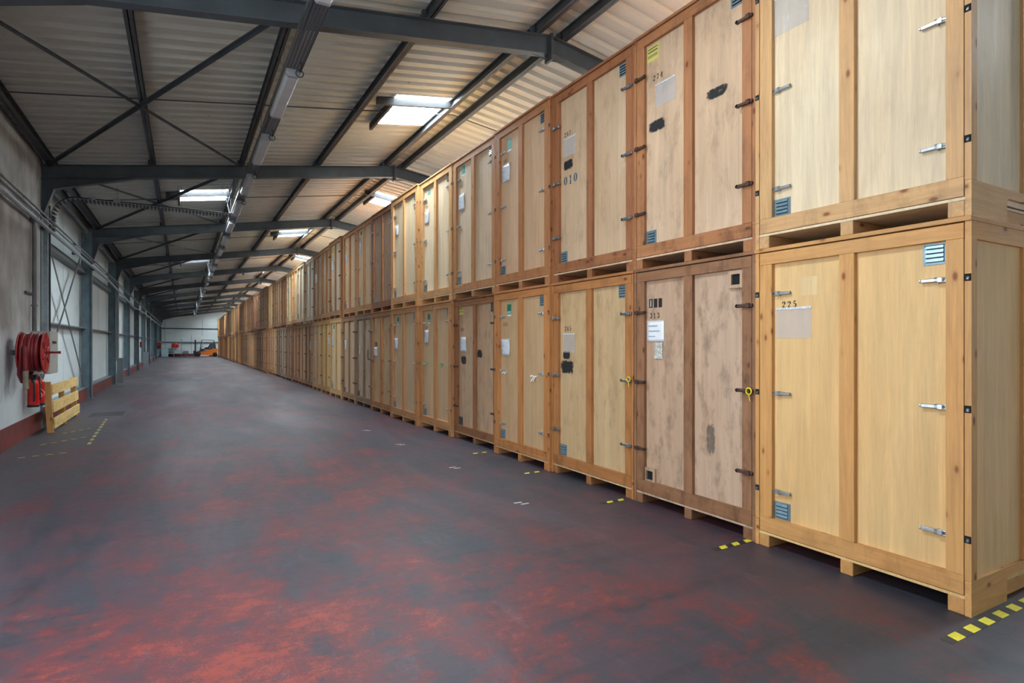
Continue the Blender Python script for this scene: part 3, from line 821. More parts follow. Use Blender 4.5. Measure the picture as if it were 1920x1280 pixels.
def extinguisher(label, c, logo):
    t = thing('fire_extinguisher', label, 'fire extinguisher', c)
    MB().lathe([(0.0, 0.03), (0.078, 0.03), (0.082, 0.05), (0.082, 0.36), (0.075, 0.41), (0.055, 0.45), (0.025, 0.475), (0.02, 0.50), (0, 0.5)], (0, 0, 0), 2, 28).build('cylinder', M['extred'], t)
    MB().lathe([(0, 0), (0.084, 0), (0.086, 0.035), (0.08, 0.045), (0, 0.045)], (0, 0, 0), 2, 28).build('base_ring', M['rubber'], t)
    MB().box(-0.02, 0.02, -0.02, 0.02, 0.49, 0.53).box(-0.015, 0.015, -0.07, 0.05, 0.535, 0.55).bar((0, -0.02, 0.51), (0, -0.09, 0.525), 0.02, 0.01).build('valve', M['galv' if logo else 'rubber'], t)
    MB().tube([(0, -0.02, 0.51), (0.02, -0.08, 0.50), (0.03, -0.11, 0.40), (0.03, -0.10, 0.2), (0.03, -0.09, 0.10)], 0.013, 8).build('hose', M['rubber'], t)
    MB().box(-0.13, -0.07, -0.02, 0.02, 0.3, 0.36).build('wall_hook', M['dullzinc'], t)
    if logo:
        b = MB()
        pts = []
        for i in range(22):
            u = i / 21; ang = -1.15 + 0.55 * math.sin(u * 2 * PI) * (1 - 0.1 * u); z = 0.14 + 0.24 * u
            pts.append((ang, z, 0.012 + 0.020 * math.sin(PI * u)))
        vs = []; fs = []
        for a, z, wd in pts:
            for s_ in (-1, 1): vs.append((0.0835 * math.cos(a + s_ * wd / 0.082), 0.0835 * math.sin(a + s_ * wd / 0.082), z + s_ * 0.01))
        for i in range(len(pts) - 1): fs.append((2 * i, 2 * i + 1, 2 * i + 3, 2 * i + 2))
        b.add(vs, fs)
        for j in range(5):
            a = -1.75 + j * 0.11; b.add([(0.0835 * math.cos(q), 0.0835 * math.sin(q), z) for q, z in ((a, 0.15 + j * 0.018), (a + 0.07, 0.155 + j * 0.018), (a + 0.07, 0.18 + j * 0.018), (a, 0.175 + j * 0.018))], [(0, 1, 2, 3)])
        b.build('swoosh_emblem', M['white'], t)
    return t


extinguisher('red fire extinguisher with black hose, left one below the reel', (-2.24, 12.76, 0.545), False)
extinguisher('red fire extinguisher with white wavy emblem, beside the pallet', (-2.22, 13.10, 0.545), True)
t = thing('alarm_bell', 'red round bell on the wall below the beige cabinet', 'bell', (-2.366, 13.62, 0.78))
MB().lathe([(0.10, 0.0), (0.10, 0.1), (0.085, 0.17), (0.03, 0.2), (0, 0.2)], (0, 0, 0), 0, 24).build('bell_dome', M['red'], t)
# wooden pallet on edge
t = thing('wooden_pallet', 'pale yellow wooden pallet stood on its edge against the left wall', 'pallet', (-2.06, 13.42, 0))
PC = lin(236, 205, 135)
PCf = (*PC[:3], 0.95)
dx = -0.05                                          # leans slightly to the wall
for yy, w_, hh in ((0.0, 0.09, 0.93), (1.32, 0.07, 0.80), (2.78, 0.07, 0.86)):
    b = MB(); b.add([(x + dx * z, y, z) for z in (0.0, hh) for x, y in ((-0.10, yy), (-0.008, yy), (-0.008, yy + w_), (-0.10, yy + w_))],
                    [(0, 3, 2, 1), (4, 5, 6, 7), (0, 1, 5, 4), (1, 2, 6, 5), (2, 3, 7, 6), (3, 0, 4, 7)])
    b.build('stringer', M['pine_v'], t, color=(*lin(205, 155, 90)[:3], 0.7))
for z0, z1, y0, y1, xo in ((0.69, 0.88, 0.05, 2.96, 0.0), (0.37, 0.57, 0.03, 2.94, 0.0), (0.16, 0.27, 0.0, 2.92, 0.012), (0.07, 0.165, 0.03, 2.98, 0.0)):
    b = MB(); b.add([(x + dx * z, y, z) for z in (z0, z1) for x, y in ((xo - 0.006, y0), (xo + 0.016, y0), (xo + 0.016, y1), (xo - 0.006, y1))],
                    [(0, 3, 2, 1), (4, 5, 6, 7), (0, 1, 5, 4), (1, 2, 6, 5), (2, 3, 7, 6), (3, 0, 4, 7)])
    b.build('slat', M['pine_h'], t, color=PCf)
# guards, small wall things
tag(MB().prism([(-2.42, 29.38), (-2.18, 29.38), (-2.18, 29.62), (-2.42, 29.62)], 2, 0, 1.03).build('column_guard', M['guard']), 'grey sheet metal column guard, nearer one by the left wall', 'column guard', 'column guards')
tag(MB().prism([(-2.42, 47.9), (-2.10, 47.9), (-2.10, 48.2), (-2.42, 48.2)], 2, 0, 1.05).build('column_guard', M['guard']), 'grey sheet metal column guard, farther one by the left wall', 'column guard', 'column guards')
tag(MB().box(-2.320, -2.20, 42.49, 42.65, 1.4, 1.75, 0.01).build('alarm_box', M['red']), 'small red box on a column halfway down the left wall', 'box')
hose_reel('hose_reel', 'dark red hose reel far down the left wall', (-2.17, 70.97, 1.45), 0.40, False, 'darkred')
hose_reel('hose_reel', 'bright red round hose reel on the far end wall', (-0.85, END_Y - 0.33, 1.35), 0.38, False, 'extred', 'extred', axis=1)
tag(MB().lathe([(0, 0), (0.16, 0.0), (0.12, 0.008), (0, 0.012)], (-2.1, 26.5, 0.0), 2, 14).build('moss_patch', M['moss']), 'small green moss patch on the floor by the nearer column guard', 'moss')
# far end furniture
t = thing('storage_rack', 'pale blue shelf rack at the left of the far wall', 'shelf', (-1.9, END_Y - 1.25, 0))
for x in (-0.35, 0.9, 1.75): MB().box(x - 0.03, x + 0.03, 0, 0.06, 0, 1.75 if x > 1 else 1.1).box(x - 0.03, x + 0.03, 0.6, 0.66, 0, 1.1).build('upright', M['galv'], t)
for z in (0.35, 0.7, 1.05): MB().box(-0.35, 1.78, 0, 0.66, z, z + 0.04).build('shelf', M['paleblue'], t)
for i in range(4):
    tag(MB().box(-2.35, -1.6, END_Y - 2.3, END_Y - 1.7, 0.24 * i, 0.24 * i + 0.225, 0.02).build('storage_box', M['paleblue']), 'pale blue flat storage box in the far left corner stack, %s from the floor' % ['first', 'second', 'third', 'fourth'][i], 'box', 'pale blue boxes stacked in the far corner')
tag(MB().box(0.05, 0.65, END_Y - 0.5, END_Y - 0.12, 0.34, 0.70, 0.01).build('grey_box', M['guard']), 'small grey box standing against the far wall left of the forklift', 'box')
tag(MB().box(0.05, 1.0, END_Y - 0.75, END_Y - 0.55, 0.0, 0.34, 0.01).build('red_kerb_block', M['plinth']), 'low red painted block at the foot of the far wall', 'block')
tag(MB().prism([(3.02, 0.0), (3.95, 0.0), (3.70, 1.72), (3.05, 1.72)], 1, END_Y - 0.5, END_Y - 0.44).build('dark_board', M['steel']), 'dark grey board leaning on the far wall behind the forklift', 'board')
tag(MB().box(-0.22, -0.05, END_Y - 0.1, END_Y, 2.0, 2.2).build('wall_box', M['cabinet']), 'tiny grey box above the rail on the far wall', 'box')
# forklift, side-on, mast to the left
t = thing('forklift', 'orange and black forklift truck parked at the far end', 'forklift', (0.85, 83.2, 0))
b = MB(); b.prism([(0.95, 0.22), (2.62, 0.16), (2.95, 0.30), (3.0, 0.95), (2.7, 1.06), (2.35, 0.98), (1.15, 0.62)], 1, -0.5, 0.5); b.build('body', M['orange'], t)
b = MB(); b.prism([(0.85, 0.30), (1.1, 0.62), (2.45, 1.0), (2.4, 1.06), (1.2, 0.98), (0.9, 0.75)], 1, -0.52, 0.52); b.build('upper_body', M['charcoal'], t)
MB().box(0.42, 0.58, -0.32, 0.32, 0.08, 2.12).box(0.28, 0.42, -0.28, 0.28, 0.3, 0.75).build('mast', M['charcoal'], t)
for s in (-0.25, 0.25): MB().box(-0.45, 0.30, s - 0.05, s + 0.05, 0.05, 0.09).box(0.26, 0.31, s - 0.05, s + 0.05, 0.05, 0.7).build('fork', M['dullzinc'], t)
for x, r in ((0.78, 0.34), (2.68, 0.27)):
    for s in (-1, 1): MB().lathe([(0, -0.1), (r * 0.5, -0.1), (r * 0.95, -0.09), (r, -0.06), (r, 0.06), (r * 0.95, 0.09), (0, 0.1)], (x, s * 0.46, r), 1, 24).build('wheel', M['rubber'], t)
b = MB()
for s in (-0.48, 0.48):
    b.tube([(1.02, s, 0.7), (1.22, s, 2.08), (1.35, s, 2.10), (2.5, s, 2.07), (2.62, s, 1.95), (2.66, s, 0.98)], 0.035, 8)
for i in range(6): b.box(1.25 + i * 0.24, 1.29 + i * 0.24, -0.48, 0.48, 2.06, 2.1)
b.build('overhead_guard', M['charcoal'], t)
MB().prism([(1.55, 1.0), (2.0, 1.02), (2.05, 1.1), (2.22, 1.52), (2.12, 1.54), (1.9, 1.18), (1.55, 1.15)], 1, -0.22, 0.22).build('seat', M['rubber'], t)
MB().tube([(1.12, 0, 0.95), (1.3, 0, 1.35)], 0.03, 8).torus((1.32, 0, 1.38), 0, 0.16, 0.016, 20, 6).build('steering_wheel', M['rubber'], t)
MB().box(1.5, 2.0, -0.53, -0.521, 0.84, 0.88).build('side_lettering_bar', M['white'], t)


# ================================================================== CRATES
CD = 2.3
ST = {}


def frame_cols(fr, pl, age):
    f, p = lin(*fr), lin(*pl)
    if pl != (226, 192, 136):
        g = (p[0] + p[1] + p[2]) / 3 * 1.04
        p = [g + (q - g) * 0.82 for q in p]
    return (f[0] * 0.88, f[1] * 0.84, f[2] * 0.80, 1 - age), (p[0] * 0.97, p[1] * 0.95, p[2] * 0.93, 1 - age)


_cache = {}


def cached(key, fn, mat):
    if key not in _cache:
        me = fn().mesh(key[0]); me.materials.append(mat); _cache[key] = me
    return _cache[key]


def side_mb(W, near):
    b = MB()
    Y = (lambda a, c: (a, c)) if near else (lambda a, c: (W - c, W - a))
    b.box(0.0, 0.07, *Y(0.0, 0.035), 0.215, 2.262)
    return b


def side_h(W, near):
    b = MB(); Y = (lambda a, c: (a, c)) if near else (lambda a, c: (W - c, W - a))
    y0, y1 = Y(0.0, 0.034)
    # bottom board with two notches for the fork tines, rounded at their upper corners
    pts = [(0, 0)]
    for a, c in ((0.47, 1.0), (1.4, 1.95)):
        pts += [(a, 0), (a, 0.13), (a + 0.01, 0.147), (a + 0.03, 0.155), (c - 0.03, 0.155), (c - 0.01, 0.147), (c, 0.13), (c, 0)]
    pts += [(CD, 0), (CD, 0.213), (0, 0.213)]
    b.prism(pts, 1, y0, y1)
    return b


def shell_mb(W):
    return MB().box(0.05, CD, 0.020, 0.032, 0.12, 2.3).box(0.05, CD, W - 0.032, W - 0.020, 0.12, 2.3).box(CD - 0.02, CD, 0.03, W - 0.03, 0.1, 2.36)


def louver_mb():
    b = MB(); b.box(-0.004, 0, 0, 0.14, 0, 0.135, 0.0015)
    for i in range(4):
        z = 0.018 + i * 0.028
        b.prism([(-0.004, z), (-0.004, z + 0.025), (-0.010, z + 0.022), (-0.016, z + 0.002)], 1, 0.02, 0.12)
    for y in (0.012, 0.128):
        for z in (0.012, 0.123): b.lathe([(0.005, -0.004), (0.004, -0.007), (0, -0.007)], (0, y, z), 0, 8)
    return b


def louver_slots():
    b = MB()
    for i in range(4): b.box(-0.0165, -0.0045, 0.022, 0.118, 0.0165 + i * 0.028, 0.0195 + i * 0.028)
    return b


def latch_mb(s):
    """toggle latch running in +y*s"""
    b = MB()
    b.box(-0.006, 0, 0, s * 0.045, -0.016, 0.016, 0.002)
    b.box(-0.024, -0.004, s * 0.03, s * 0.145, -0.012, 0.012, 0.004)
    b.lathe([(0.012, -0.004), (0.012, 0.004)], (-0.018, s * 0.145, 0), 1, 8)
    return b


def latch_loop(s):
    b = MB(); b.box(-0.030, -0.022, s * 0.02, s * 0.05, -0.017, 0.017, 0.003)
    b.tube([(-0.02, s * 0.0, -0.012), (-0.03, s * 0.06, -0.014), (-0.03, s * 0.06, 0.014), (-0.02, s * 0.0, 0.012)], 0.0035, 6)
    b.tube([(-0.012, s * 0.05, -0.022), (-0.012, s * 0.05, 0.018)], 0.006, 8)
    return b


def old_latch_mb(s):
    b = MB(); b.box(-0.022, 0.0, -s * 0.03, s * 0.12, -0.015, 0.015, 0.005)
    b.lathe([(0.016, -0.024), (0.016, 0.0)], (0, s * 0.12, 0), 0, 12)
    b.box(-0.032, -0.012, -s * 0.01, s * 0.03, -0.020, 0.020, 0.004)
    return b


DIG = {
    '0': [[(.30, .95, .03), (.14, .80, .09), (.09, .5, .12), (.14, .2, .09), (.28, .05, .03)], [(.36, .95, .03), (.50, .80, .09), (.55, .5, .12), (.50, .2, .09), (.36, .05, .03)]],
    '1': [[(.32, .96, .10), (.32, .54, .12)], [(.32, .46, .12), (.32, .04, .10)], [(.12, .82, .03), (.24, .93, .05)], [(.14, .02, .04), (.5, .02, .04)]],
    '2': [[(.10, .70, .10), (.14, .86, .08), (.30, .96, .04), (.48, .88, .10), (.52, .72, .13), (.42, .52, .09)], [(.38, .45, .06), (.2, .25, .05), (.10, .10, .05)], [(.10, .07, .07), (.30, .10, .11), (.50, .04, .07), (.56, .18, .03)]],
    '3': [[(.10, .80, .10), (.24, .95, .04), (.44, .88, .10), (.47, .72, .12), (.32, .55, .04)], [(.32, .48, .04), (.50, .38, .11), (.50, .18, .13), (.3, .04, .04), (.12, .12, .09), (.09, .24, .1)]],
    '4': [[(.40, .95, .06), (.22, .62, .04), (.06, .32, .04)], [(.06, .28, .05), (.34, .28, .04)], [(.42, .92, .11), (.42, .34, .12)], [(.42, .24, .12), (.42, .02, .12)], [(.3, .0, .04), (.54, .0, .04)]],
    '5': [[(.14, .95, .08), (.32, .93, .11), (.50, .97, .04)], [(.13, .88, .03), (.12, .58, .03)], [(.16, .56, .04), (.34, .62, .05), (.50, .48, .12), (.53, .28, .13), (.44, .08, .09)], [(.38, .03, .04), (.2, .04, .06), (.10, .18, .10)]],
    '6': [[(.50, .84, .09), (.34, .95, .04), (.16, .75, .09), (.10, .45, .12), (.16, .15, .09), (.29, .04, .03)], [(.36, .04, .03), (.50, .15, .09), (.53, .32, .11), (.46, .5, .07), (.3, .55, .03)]],
    '7': [[(.08, .78, .03), (.10, .93, .07), (.30, .90, .11), (.52, .94, .06)], [(.52, .86, .04), (.36, .5, .08), (.28, .2, .12), (.28, .03, .12)]],
    '8': [[(.30, .95, .03), (.15, .85, .09), (.16, .66, .10), (.32, .54, .07), (.50, .36, .11), (.50, .16, .10), (.36, .04, .03)], [(.35, .95, .03), (.48, .82, .08), (.46, .66, .06)], [(.2, .46, .07), (.11, .28, .10), (.16, .12, .08), (.28, .04, .03)]],
    '9': [[(.14, .16, .09), (.30, .05, .04), (.48, .25, .09), (.54, .55, .12), (.48, .85, .09), (.35, .96, .03)], [(.28, .96, .03), (.14, .85, .09), (.11, .68, .11), (.18, .5, .07), (.34, .45, .03)]],
}


def digits_mb(txt, hgt, gap=0.30, wide=1.0):
    """flat ink strokes on the crate face; text runs towards -y (left to right from the aisle)"""
    b = MB(); u0 = 0
    for ch in txt:
        for st in DIG[ch]:
            L = []
            for i, (x, y, w_) in enumerate(st):
                x2, y2, _ = st[min(i + 1, len(st) - 1)]; x1, y1, _ = st[max(i - 1, 0)]
                dx, dy = x2 - x1, y2 - y1; n = math.hypot(dx, dy); nx, ny = -dy / n, dx / n
                w_ = w_ * 1.6 + 0.03
                L.append(((x + nx * w_ / 2), (y + ny * w_ / 2), (x - nx * w_ / 2), (y - ny * w_ / 2)))
            vs = []; fs = []
            for a, c, d, e in L: vs += [(0, -(u0 + a * wide) * hgt, c * hgt), (0, -(u0 + d * wide) * hgt, e * hgt)]
            for i in range(len(L) - 1): fs.append((2 * i, 2 * i + 1, 2 * i + 3, 2 * i + 2))
            b.add(vs, fs)
        u0 += 0.64 * wide + gap
    return b


def text_mb(txt, size):
    cu = bpy.data.curves.new('txt', 'FONT'); cu.body = txt; cu.size = size; cu.offset = size * 0.02
    o = bpy.data.objects.new('txt', cu)
    me = o.to_mesh()
    b = MB(); b.add([(0, -v.co.x, v.co.y) for v in me.vertices], [tuple(p.vertices) for p in me.polygons])
    o.to_mesh_clear(); bpy.data.objects.remove(o); bpy.data.curves.remove(cu)
    return b


def at(o, x, y, z): o.location = (x, y, z); return o


def crate(idx, tier, y0, W, x0, sp):
    z0 = 2.40 * tier
    fc, pc = frame_cols(sp['fr'], sp['pl'], sp['age'])
    dark = (fc[0] * 0.9, fc[1] * 0.88, fc[2] * 0.86, fc[3])
    t = thing('storage_crate', sp['label'], 'storage crate', (x0, y0, z0), 'stacked wooden storage crates')
    Wk = round(W, 3)
    near = idx < 16
    obj('side_panel', cached(('shell', Wk), lambda: shell_mb(W), M['ply']), t, color=pc)
    for s in (True, False):
        obj('corner_post', cached(('posts', Wk, s), lambda: side_mb(W, s), M['pine_v']), t, color=fc)
        obj('side_board', cached(('sboard', Wk, s), lambda: side_h(W, s), M['pine_x']), t, color=fc)
        obj('top_board', cached(('tboard', Wk, s), lambda: MB().box(0, CD, *((0, 0.034) if s else (W - 0.034, W)), 2.262, 2.368), M['pine_x']), t, color=fc)
    if idx == 0:
        for x in (0.71, 1.45, CD - 0.09):
            obj('side_batten', cached(('batten', x), lambda: MB().box(x, x + 0.08, 0.0, 0.02, 0.215, 2.262), M['pine_v']), t, color=fc)
    obj('lid', cached(('lid', Wk), lambda: MB().box(-0.012, CD, -0.004, W + 0.004, 2.369, 2.398, 0.002), M['pine_h']), t, color=dark)
    obj('base_deck', cached(('deck', Wk), lambda: MB().box(0.002, CD, 0.035, W - 0.035, 0.098, 0.116), M['ply']), t, color=pc)
    for r, (a, c) in enumerate(((0.036, 0.125), (W / 2 - 0.045, W / 2 + 0.045), (W - 0.125, W - 0.036))):
        obj('runner', cached(('run', Wk, r), lambda: MB().box(0.0, CD, a, c, 0.0, 0.097, 0.004), M['pine_x']), t, color=dark)
    fp = obj('front_panel', cached(('fp', Wk), lambda: MB().box(0.036, 0.050, 0.042, W - 0.042, 0.125, 2.36), M['ply']), t, color=pc)
    ly0, ly1 = 0.04, W - 0.04
    for r, (a, c) in enumerate(((0.12, 0.238), (2.268, 2.362))):
        obj('rail', cached(('rail', Wk, r), lambda: MB().box(0, 0.0355, ly0, ly1, a, c, 0.0015), M['pine_h']), fp, color=(fc[0], fc[1], fc[2], max(0.05, fc[3] - 0.12)) if r else (fc[0] * 0.95, fc[1] * 0.94, fc[2] * 0.93, max(0.0, fc[3] - 0.4)))
    for r, (a, c) in enumerate(((ly0, 0.135), (W / 2 - 0.053, W / 2 + 0.053), (W - 0.150, ly1))):
        obj('stile', cached(('stile', Wk, r), lambda: MB().box(0, 0.0355, a, c, 0.239, 2.267, 0.0015), M['pine_v']), fp, color=fc)
    # latches
    hs = (2.03, 1.24, 0.46)
    lk = sp['latch']
    for s, ye in ((1, 0.137), (-1, W - 0.152)):
        for h in hs:
            if lk == 'new':
                if idx > 30: continue
                q = at(obj('latch', cached(('latch', s), lambda: latch_mb(s), M['zinc']), t), 0.034, ye, h)
                if near: obj('latch_loop', cached(('loop', s), lambda: latch_loop(s), M['zinc']), q)
                if near:
                    yk = 0.0175 if s > 0 else W - 0.0175
                    q2 = at(obj('keeper_socket', cached(('keep',), lambda: MB().box(-0.001, 0.03, -0.0165, 0.0176, -0.022, 0.022), M['black']), t), 0, yk, h)
                    obj('keeper', cached(('keep2',), lambda: MB().box(-0.004, 0.0, -0.007, 0.010, -0.016, 0.006, 0.003).lathe([(0.008, -0.009), (0.006, -0.004)], (0, 0.002, -0.006), 0, 10), M['dullzinc']), q2)
            else:
                if idx > 30: continue
                mt = M['rust'] if lk == 'rust' else M['dullzinc']
                yy = 0.05 if s > 0 else W - 0.05
                at(obj('latch', cached(('olatch', s, lk), lambda: old_latch_mb(s), mt), t), -0.001, yy, h - 0.08 if h > 2 else h + (0.1 if h < 1 else 0))
    # vents
    if idx < 22:
        spots = ((0.137, 2.128), (W - 0.292, 0.244))
        for vy, vz in spots:
            if sp['vent'] == 'hole':
                vf = at(obj('vent_frame', cached(('vframe',), lambda: MB().box(-0.025, 0, 0, 0.15, 0, 0.03).box(-0.025, 0, 0, 0.15, 0.12, 0.15).box(-0.025, 0, 0, 0.03, 0.03, 0.12).box(-0.025, 0, 0.12, 0.15, 0.03, 0.12), M['pine_v']), t, color=pc), 0.036, vy - 0.0, vz - 0.02)
                obj('vent_opening', cached(('vopen',), lambda: MB().box(-0.006, 0, 0.03, 0.12, 0.03, 0.12), M['black']), vf)
            elif sp['vent'] == 'louver' or sp['vent'] == 'dark':
                k = sp['vent']
                v = at(obj('vent', cached(('louver', k), louver_mb, M['louver' if k == 'louver' else 'louverdark']), t), 0.0355, vy, vz)
                if idx < 8: obj('vent_slots', cached(('slots',), louver_slots, M['black']), v)
    # marks; positions measured from the left (far) stile, u to the right
    yl = W - 0.152

    def face(o, u, z, dx=0.0): return at(o, 0.0352 - dx, yl - u, z)
    for mk in sp.get('marks', []):
        k = mk[0]
        if k == 'num':
            _, txt, u, z, h = mk[:5]; mt = mk[5] if len(mk) > 5 else 'ink'
            face(digits_mb(txt, h).build('stencilled_number', M[mt], t, 'stencilled number %s' % txt), u, z, 0.001)
        elif k == 'boxnum':
            _, u, z, h = mk
            for i in range(3):
                wd = h * 0.55; o = u + i * wd * 1.35
                face(MB().box(-0.0003, 0, -wd, 0, 0, h).build('stencil_block', M['ink'], t), o, z)
                face(MB().box(-0.0006, 0, -wd * 0.62, -wd * 0.38, h * 0.12, h * 0.88).build('stencil_digit', M['paper'] if i == 0 else M['ink'], t), o, z)
        elif k == 'pouch':
            _, u, z, wd, h = mk
            p = face(MB().box(-0.004, -0.001, -wd, 0, 0, h).build('document_pouch', M['pouch'], t, 'clear plastic document pouch'), u, z)
            MB().box(-0.006, -0.004, -wd * 1.0, 0, h - 0.008, h + 0.010).build('staple_strip', M['staple'], p)
        elif k in ('paper', 'sheet'):
            _, u, z, wd, h = mk
            n = 6; vs = []; fs = []
            for i in range(n + 1):
                for j in range(n + 1):
                    a, c = i / n, j / n
                    vs.append((-0.004 - 0.010 * abs(math.sin(a * 2.3 + c * 1.7 + idx)) * (1 if k == 'paper' else 0.3), -a * wd, c * h))
            for i in range(n):
                for j in range(n): q = i * (n + 1) + j; fs.append((q, q + n + 1, q + n + 2, q + 1))
            p = MB().add(vs, fs, True); pm = p.build('paper_sheet', M['paper' if k == 'paper' else 'paperwhite'], t); face(pm, u, z)
            md = pm.modifiers.new('thickness', 'SOLIDIFY'); md.thickness = 0.002
            if idx < 10:
                b = MB()
                rows = ((0.78, 0.6), (0.52, 0.75), (0.25, 0.45)) if k == 'sheet' else ((0.6, 0.35), (0.3, 0.3))
                for rz, rw in rows: b.box(-0.0165 if k == 'paper' else -0.0085, -0.0155 if k == 'paper' else -0.008, -(0.08 + rw * 0.9) * wd, -0.08 * wd, rz * h - 0.006, rz * h + 0.006)
                b.build('blurred_print', M['greyprint'], pm)
            MB().box(-0.008, -0.001, -wd, 0, h - 0.002, h + 0.010).build('staple_strip', M['staple'], pm)
        elif k == 'note':
            _, u, z, wd, h = mk
            pm = face(MB().box(-0.012, -0.001, -wd, 0, 0, h, 0.002).build('patterned_card', M['card'], t, 'white card with grey scribbled pattern'), u, z)
        elif k in ('green', 'teal'):
            _, u, z, wd, h = mk
            pm = face(MB().box(-0.001, 0, -wd, 0, h * 0.14, h).build('sticker', M[k], t, 'green sticker' if k == 'green' else 'faded green sticker'), u, z)
            MB().box(-0.001, 0, -wd, 0, 0, h * 0.14).build('sticker_strip', M['paperwhite'], pm)
            if idx < 8 and k == 'green':
                q = text_mb('RVD', wd * 0.48).build('sticker_text', M['white'], pm); q.location = (-0.0015, -0.05 * wd, h * 0.2)
            elif k == 'teal':
                b = MB(); rr = random.Random(idx)
                for i in range(9): b.box(-0.0015, -0.001, -wd * (0.4 + 0.55 * rr.random()), -wd * 0.08 - 0.01 * rr.random(), h * (0.2 + 0.085 * i), h * (0.22 + 0.085 * i))
                b.build('sticker_text', M['white'], pm)
        elif k == 'yellow':
            _, u, z, wd, h = mk
            pm = face(MB().box(-0.001, 0, -wd, 0, 0, h).build('sticker', M['yellow'], t, 'yellow sticker with dark print'), u, z)
            b = MB(); rr = random.Random(5)
            for r_, (zz, th) in enumerate(((0.84, 0.07), (0.64, 0.09), (0.40, 0.05), (0.30, 0.05))):
                a = 0.06
                while a < 0.9:
                    c = a + 0.03 + 0.03 * rr.random()
                    b.box(-0.0015, -0.001, -c * wd, -a * wd, (zz - th / 2) * h, (zz + th / 2) * h); a = c + 0.015
            b.build('sticker_text', M['ink'], pm)
        elif k in ('spray', 'sprayblue', 'stain'):
            _, u, z, wd, h = mk
            face(MB().add([(0, 0, 0), (0, -wd, 0), (0, -wd, h), (0, 0, h)], [(0, 1, 2, 3)]).build('paint_mark' if k != 'stain' else 'rub_mark', M[k], t), u, z, 0.0012)
        elif k == 'patch':
            _, u, z, wd, h, c = mk
            face(MB().box(-0.0006, 0, -wd, 0, 0, h).build('pale_patch', M['ply'], t, color=(*lin(*c)[:3], 0.9)), u, z)
        elif k == 'tie':
            _, side, h, mt = mk
            yy = 0.06 if side == 'r' else W - 0.06
            b = MB(); b.torus((-0.035, yy - 0.02, h), 0, 0.026, 0.006, 18, 6); b.tube([(-0.035, yy - 0.02, h - 0.025), (-0.04, yy - 0.035, h - 0.08)], 0.004, 6)
            b.build('security_tie', M[mt], t)
        elif k == 'tape':
            _, u, h, mt = mk
            b = MB(); rr = random.Random(int(u * 100))
            for i in range(5): b.bar((0, -0.03 * i, 0), (-0.02 - 0.02 * rr.random(), -0.03 * i + 0.05 * rr.random(), -0.09 + 0.12 * rr.random()), 0.018, 0.002, up=(1, 0, 0.2))
            face(b.build('tape_scrap', M[mt], t), u, h)
    return t


N = 'new'
L = {}; U = {}
std_pouch = ('pouch', 0.012, 1.675, 0.30, 0.232)


def S(fr, pl, age, latch, label, marks=(), vent='louver'): return dict(fr=fr, pl=pl, age=age, latch=latch, label=label, marks=list(marks), vent=vent)


L[0] = S((222, 172, 108), (226, 192, 136), 0.10, N, 'bright honey-coloured wooden storage crate stencilled 225, nearest on the floor',
         [('num', '225', 0.065, 1.915, 0.050), std_pouch, ('patch', 0.22, 2.0, 0.14, 0.14, (228, 200, 150))])
U[0] = S((224, 184, 132), (232, 214, 176), 0.16, N, 'pale cream wooden storage crate stacked on crate 225', [('pouch', 0.0, 1.68, 0.29, 0.30)])
L[1] = S((156, 116, 86), (196, 166, 138), 0.85, 'rust', 'weathered greyish brown wooden crate stencilled 313 with white sheet',
         [('boxnum', 0.035, 1.995, 0.09), ('num', '313', 0.045, 1.888, 0.055), ('sheet', 0.015, 1.655, 0.235, 0.20), ('note', 0.12, 1.48, 0.11, 0.165),
          ('stain', 0.78, 0.62, 0.10, 0.30), ('tie', 'r', 1.24, 'tie_yellow')], 'hole')
U[1] = S((184, 130, 88), (214, 184, 150), 0.5, 'rust', 'wooden crate stencilled 274 with yellow sticker, second in the upper tier',
         [('yellow', 0.01, 2.09, 0.16, 0.155), ('num', '274', 0.09, 1.88, 0.055), ('pouch', 0.13, 1.60, 0.27, 0.22), ('spray', 0.03, 1.36, 0.24, 0.12), ('spray', 0.78, 1.42, 0.24, 0.10)])
L[2] = S((188, 132, 80), (204, 174, 124), 0.5, 'dull', 'tan wooden crate stencilled 285 with spray-blacked number, on the floor',
         [('num', '285', 0.09, 1.79, 0.055), ('pouch', 0.06, 1.52, 0.24, 0.23), ('spray', 0.05, 1.44, 0.16, 0.10), ('spray', 0.0, 1.26, 0.28, 0.17), ('num', '65', 0.08, 1.30, 0.11), ('tie', 'r', 1.26, 'tie_yellow')])
U[2] = S((168, 114, 76), (206, 178, 142), 0.4, 'dull', 'reddish brown framed crate stencilled 287 in the upper tier',
         [('num', '287', 0.07, 1.80, 0.055), ('pouch', 0.06, 1.55, 0.26, 0.22), ('spray', 0.05, 1.38, 0.2, 0.13), ('num', '010', 0.06, 1.20, 0.11, 'blueink')])
L[3] = S((204, 144, 88), (206, 172, 124), 0.2, N, 'honey-framed wooden crate stencilled 253 with green sticker, on the floor',
         [('green', 0.19, 2.03, 0.115, 0.17), ('num', '253', 0.07, 1.89, 0.05), ('paper', 0.02, 1.46, 0.25, 0.23), ('tape', 0.1, 1.22, 'white'), ('tape', 0.88, 1.2, 'white')])
U[3] = S((186, 130, 84), (212, 176, 136), 0.15, N, 'upper-tier crate with faded green sticker and crumpled paper, left of crate 287',
         [('teal', 0.18, 2.02, 0.11, 0.18), ('num', '321', 0.06, 1.88, 0.05), ('paper', 0.02, 1.60, 0.24, 0.25)])
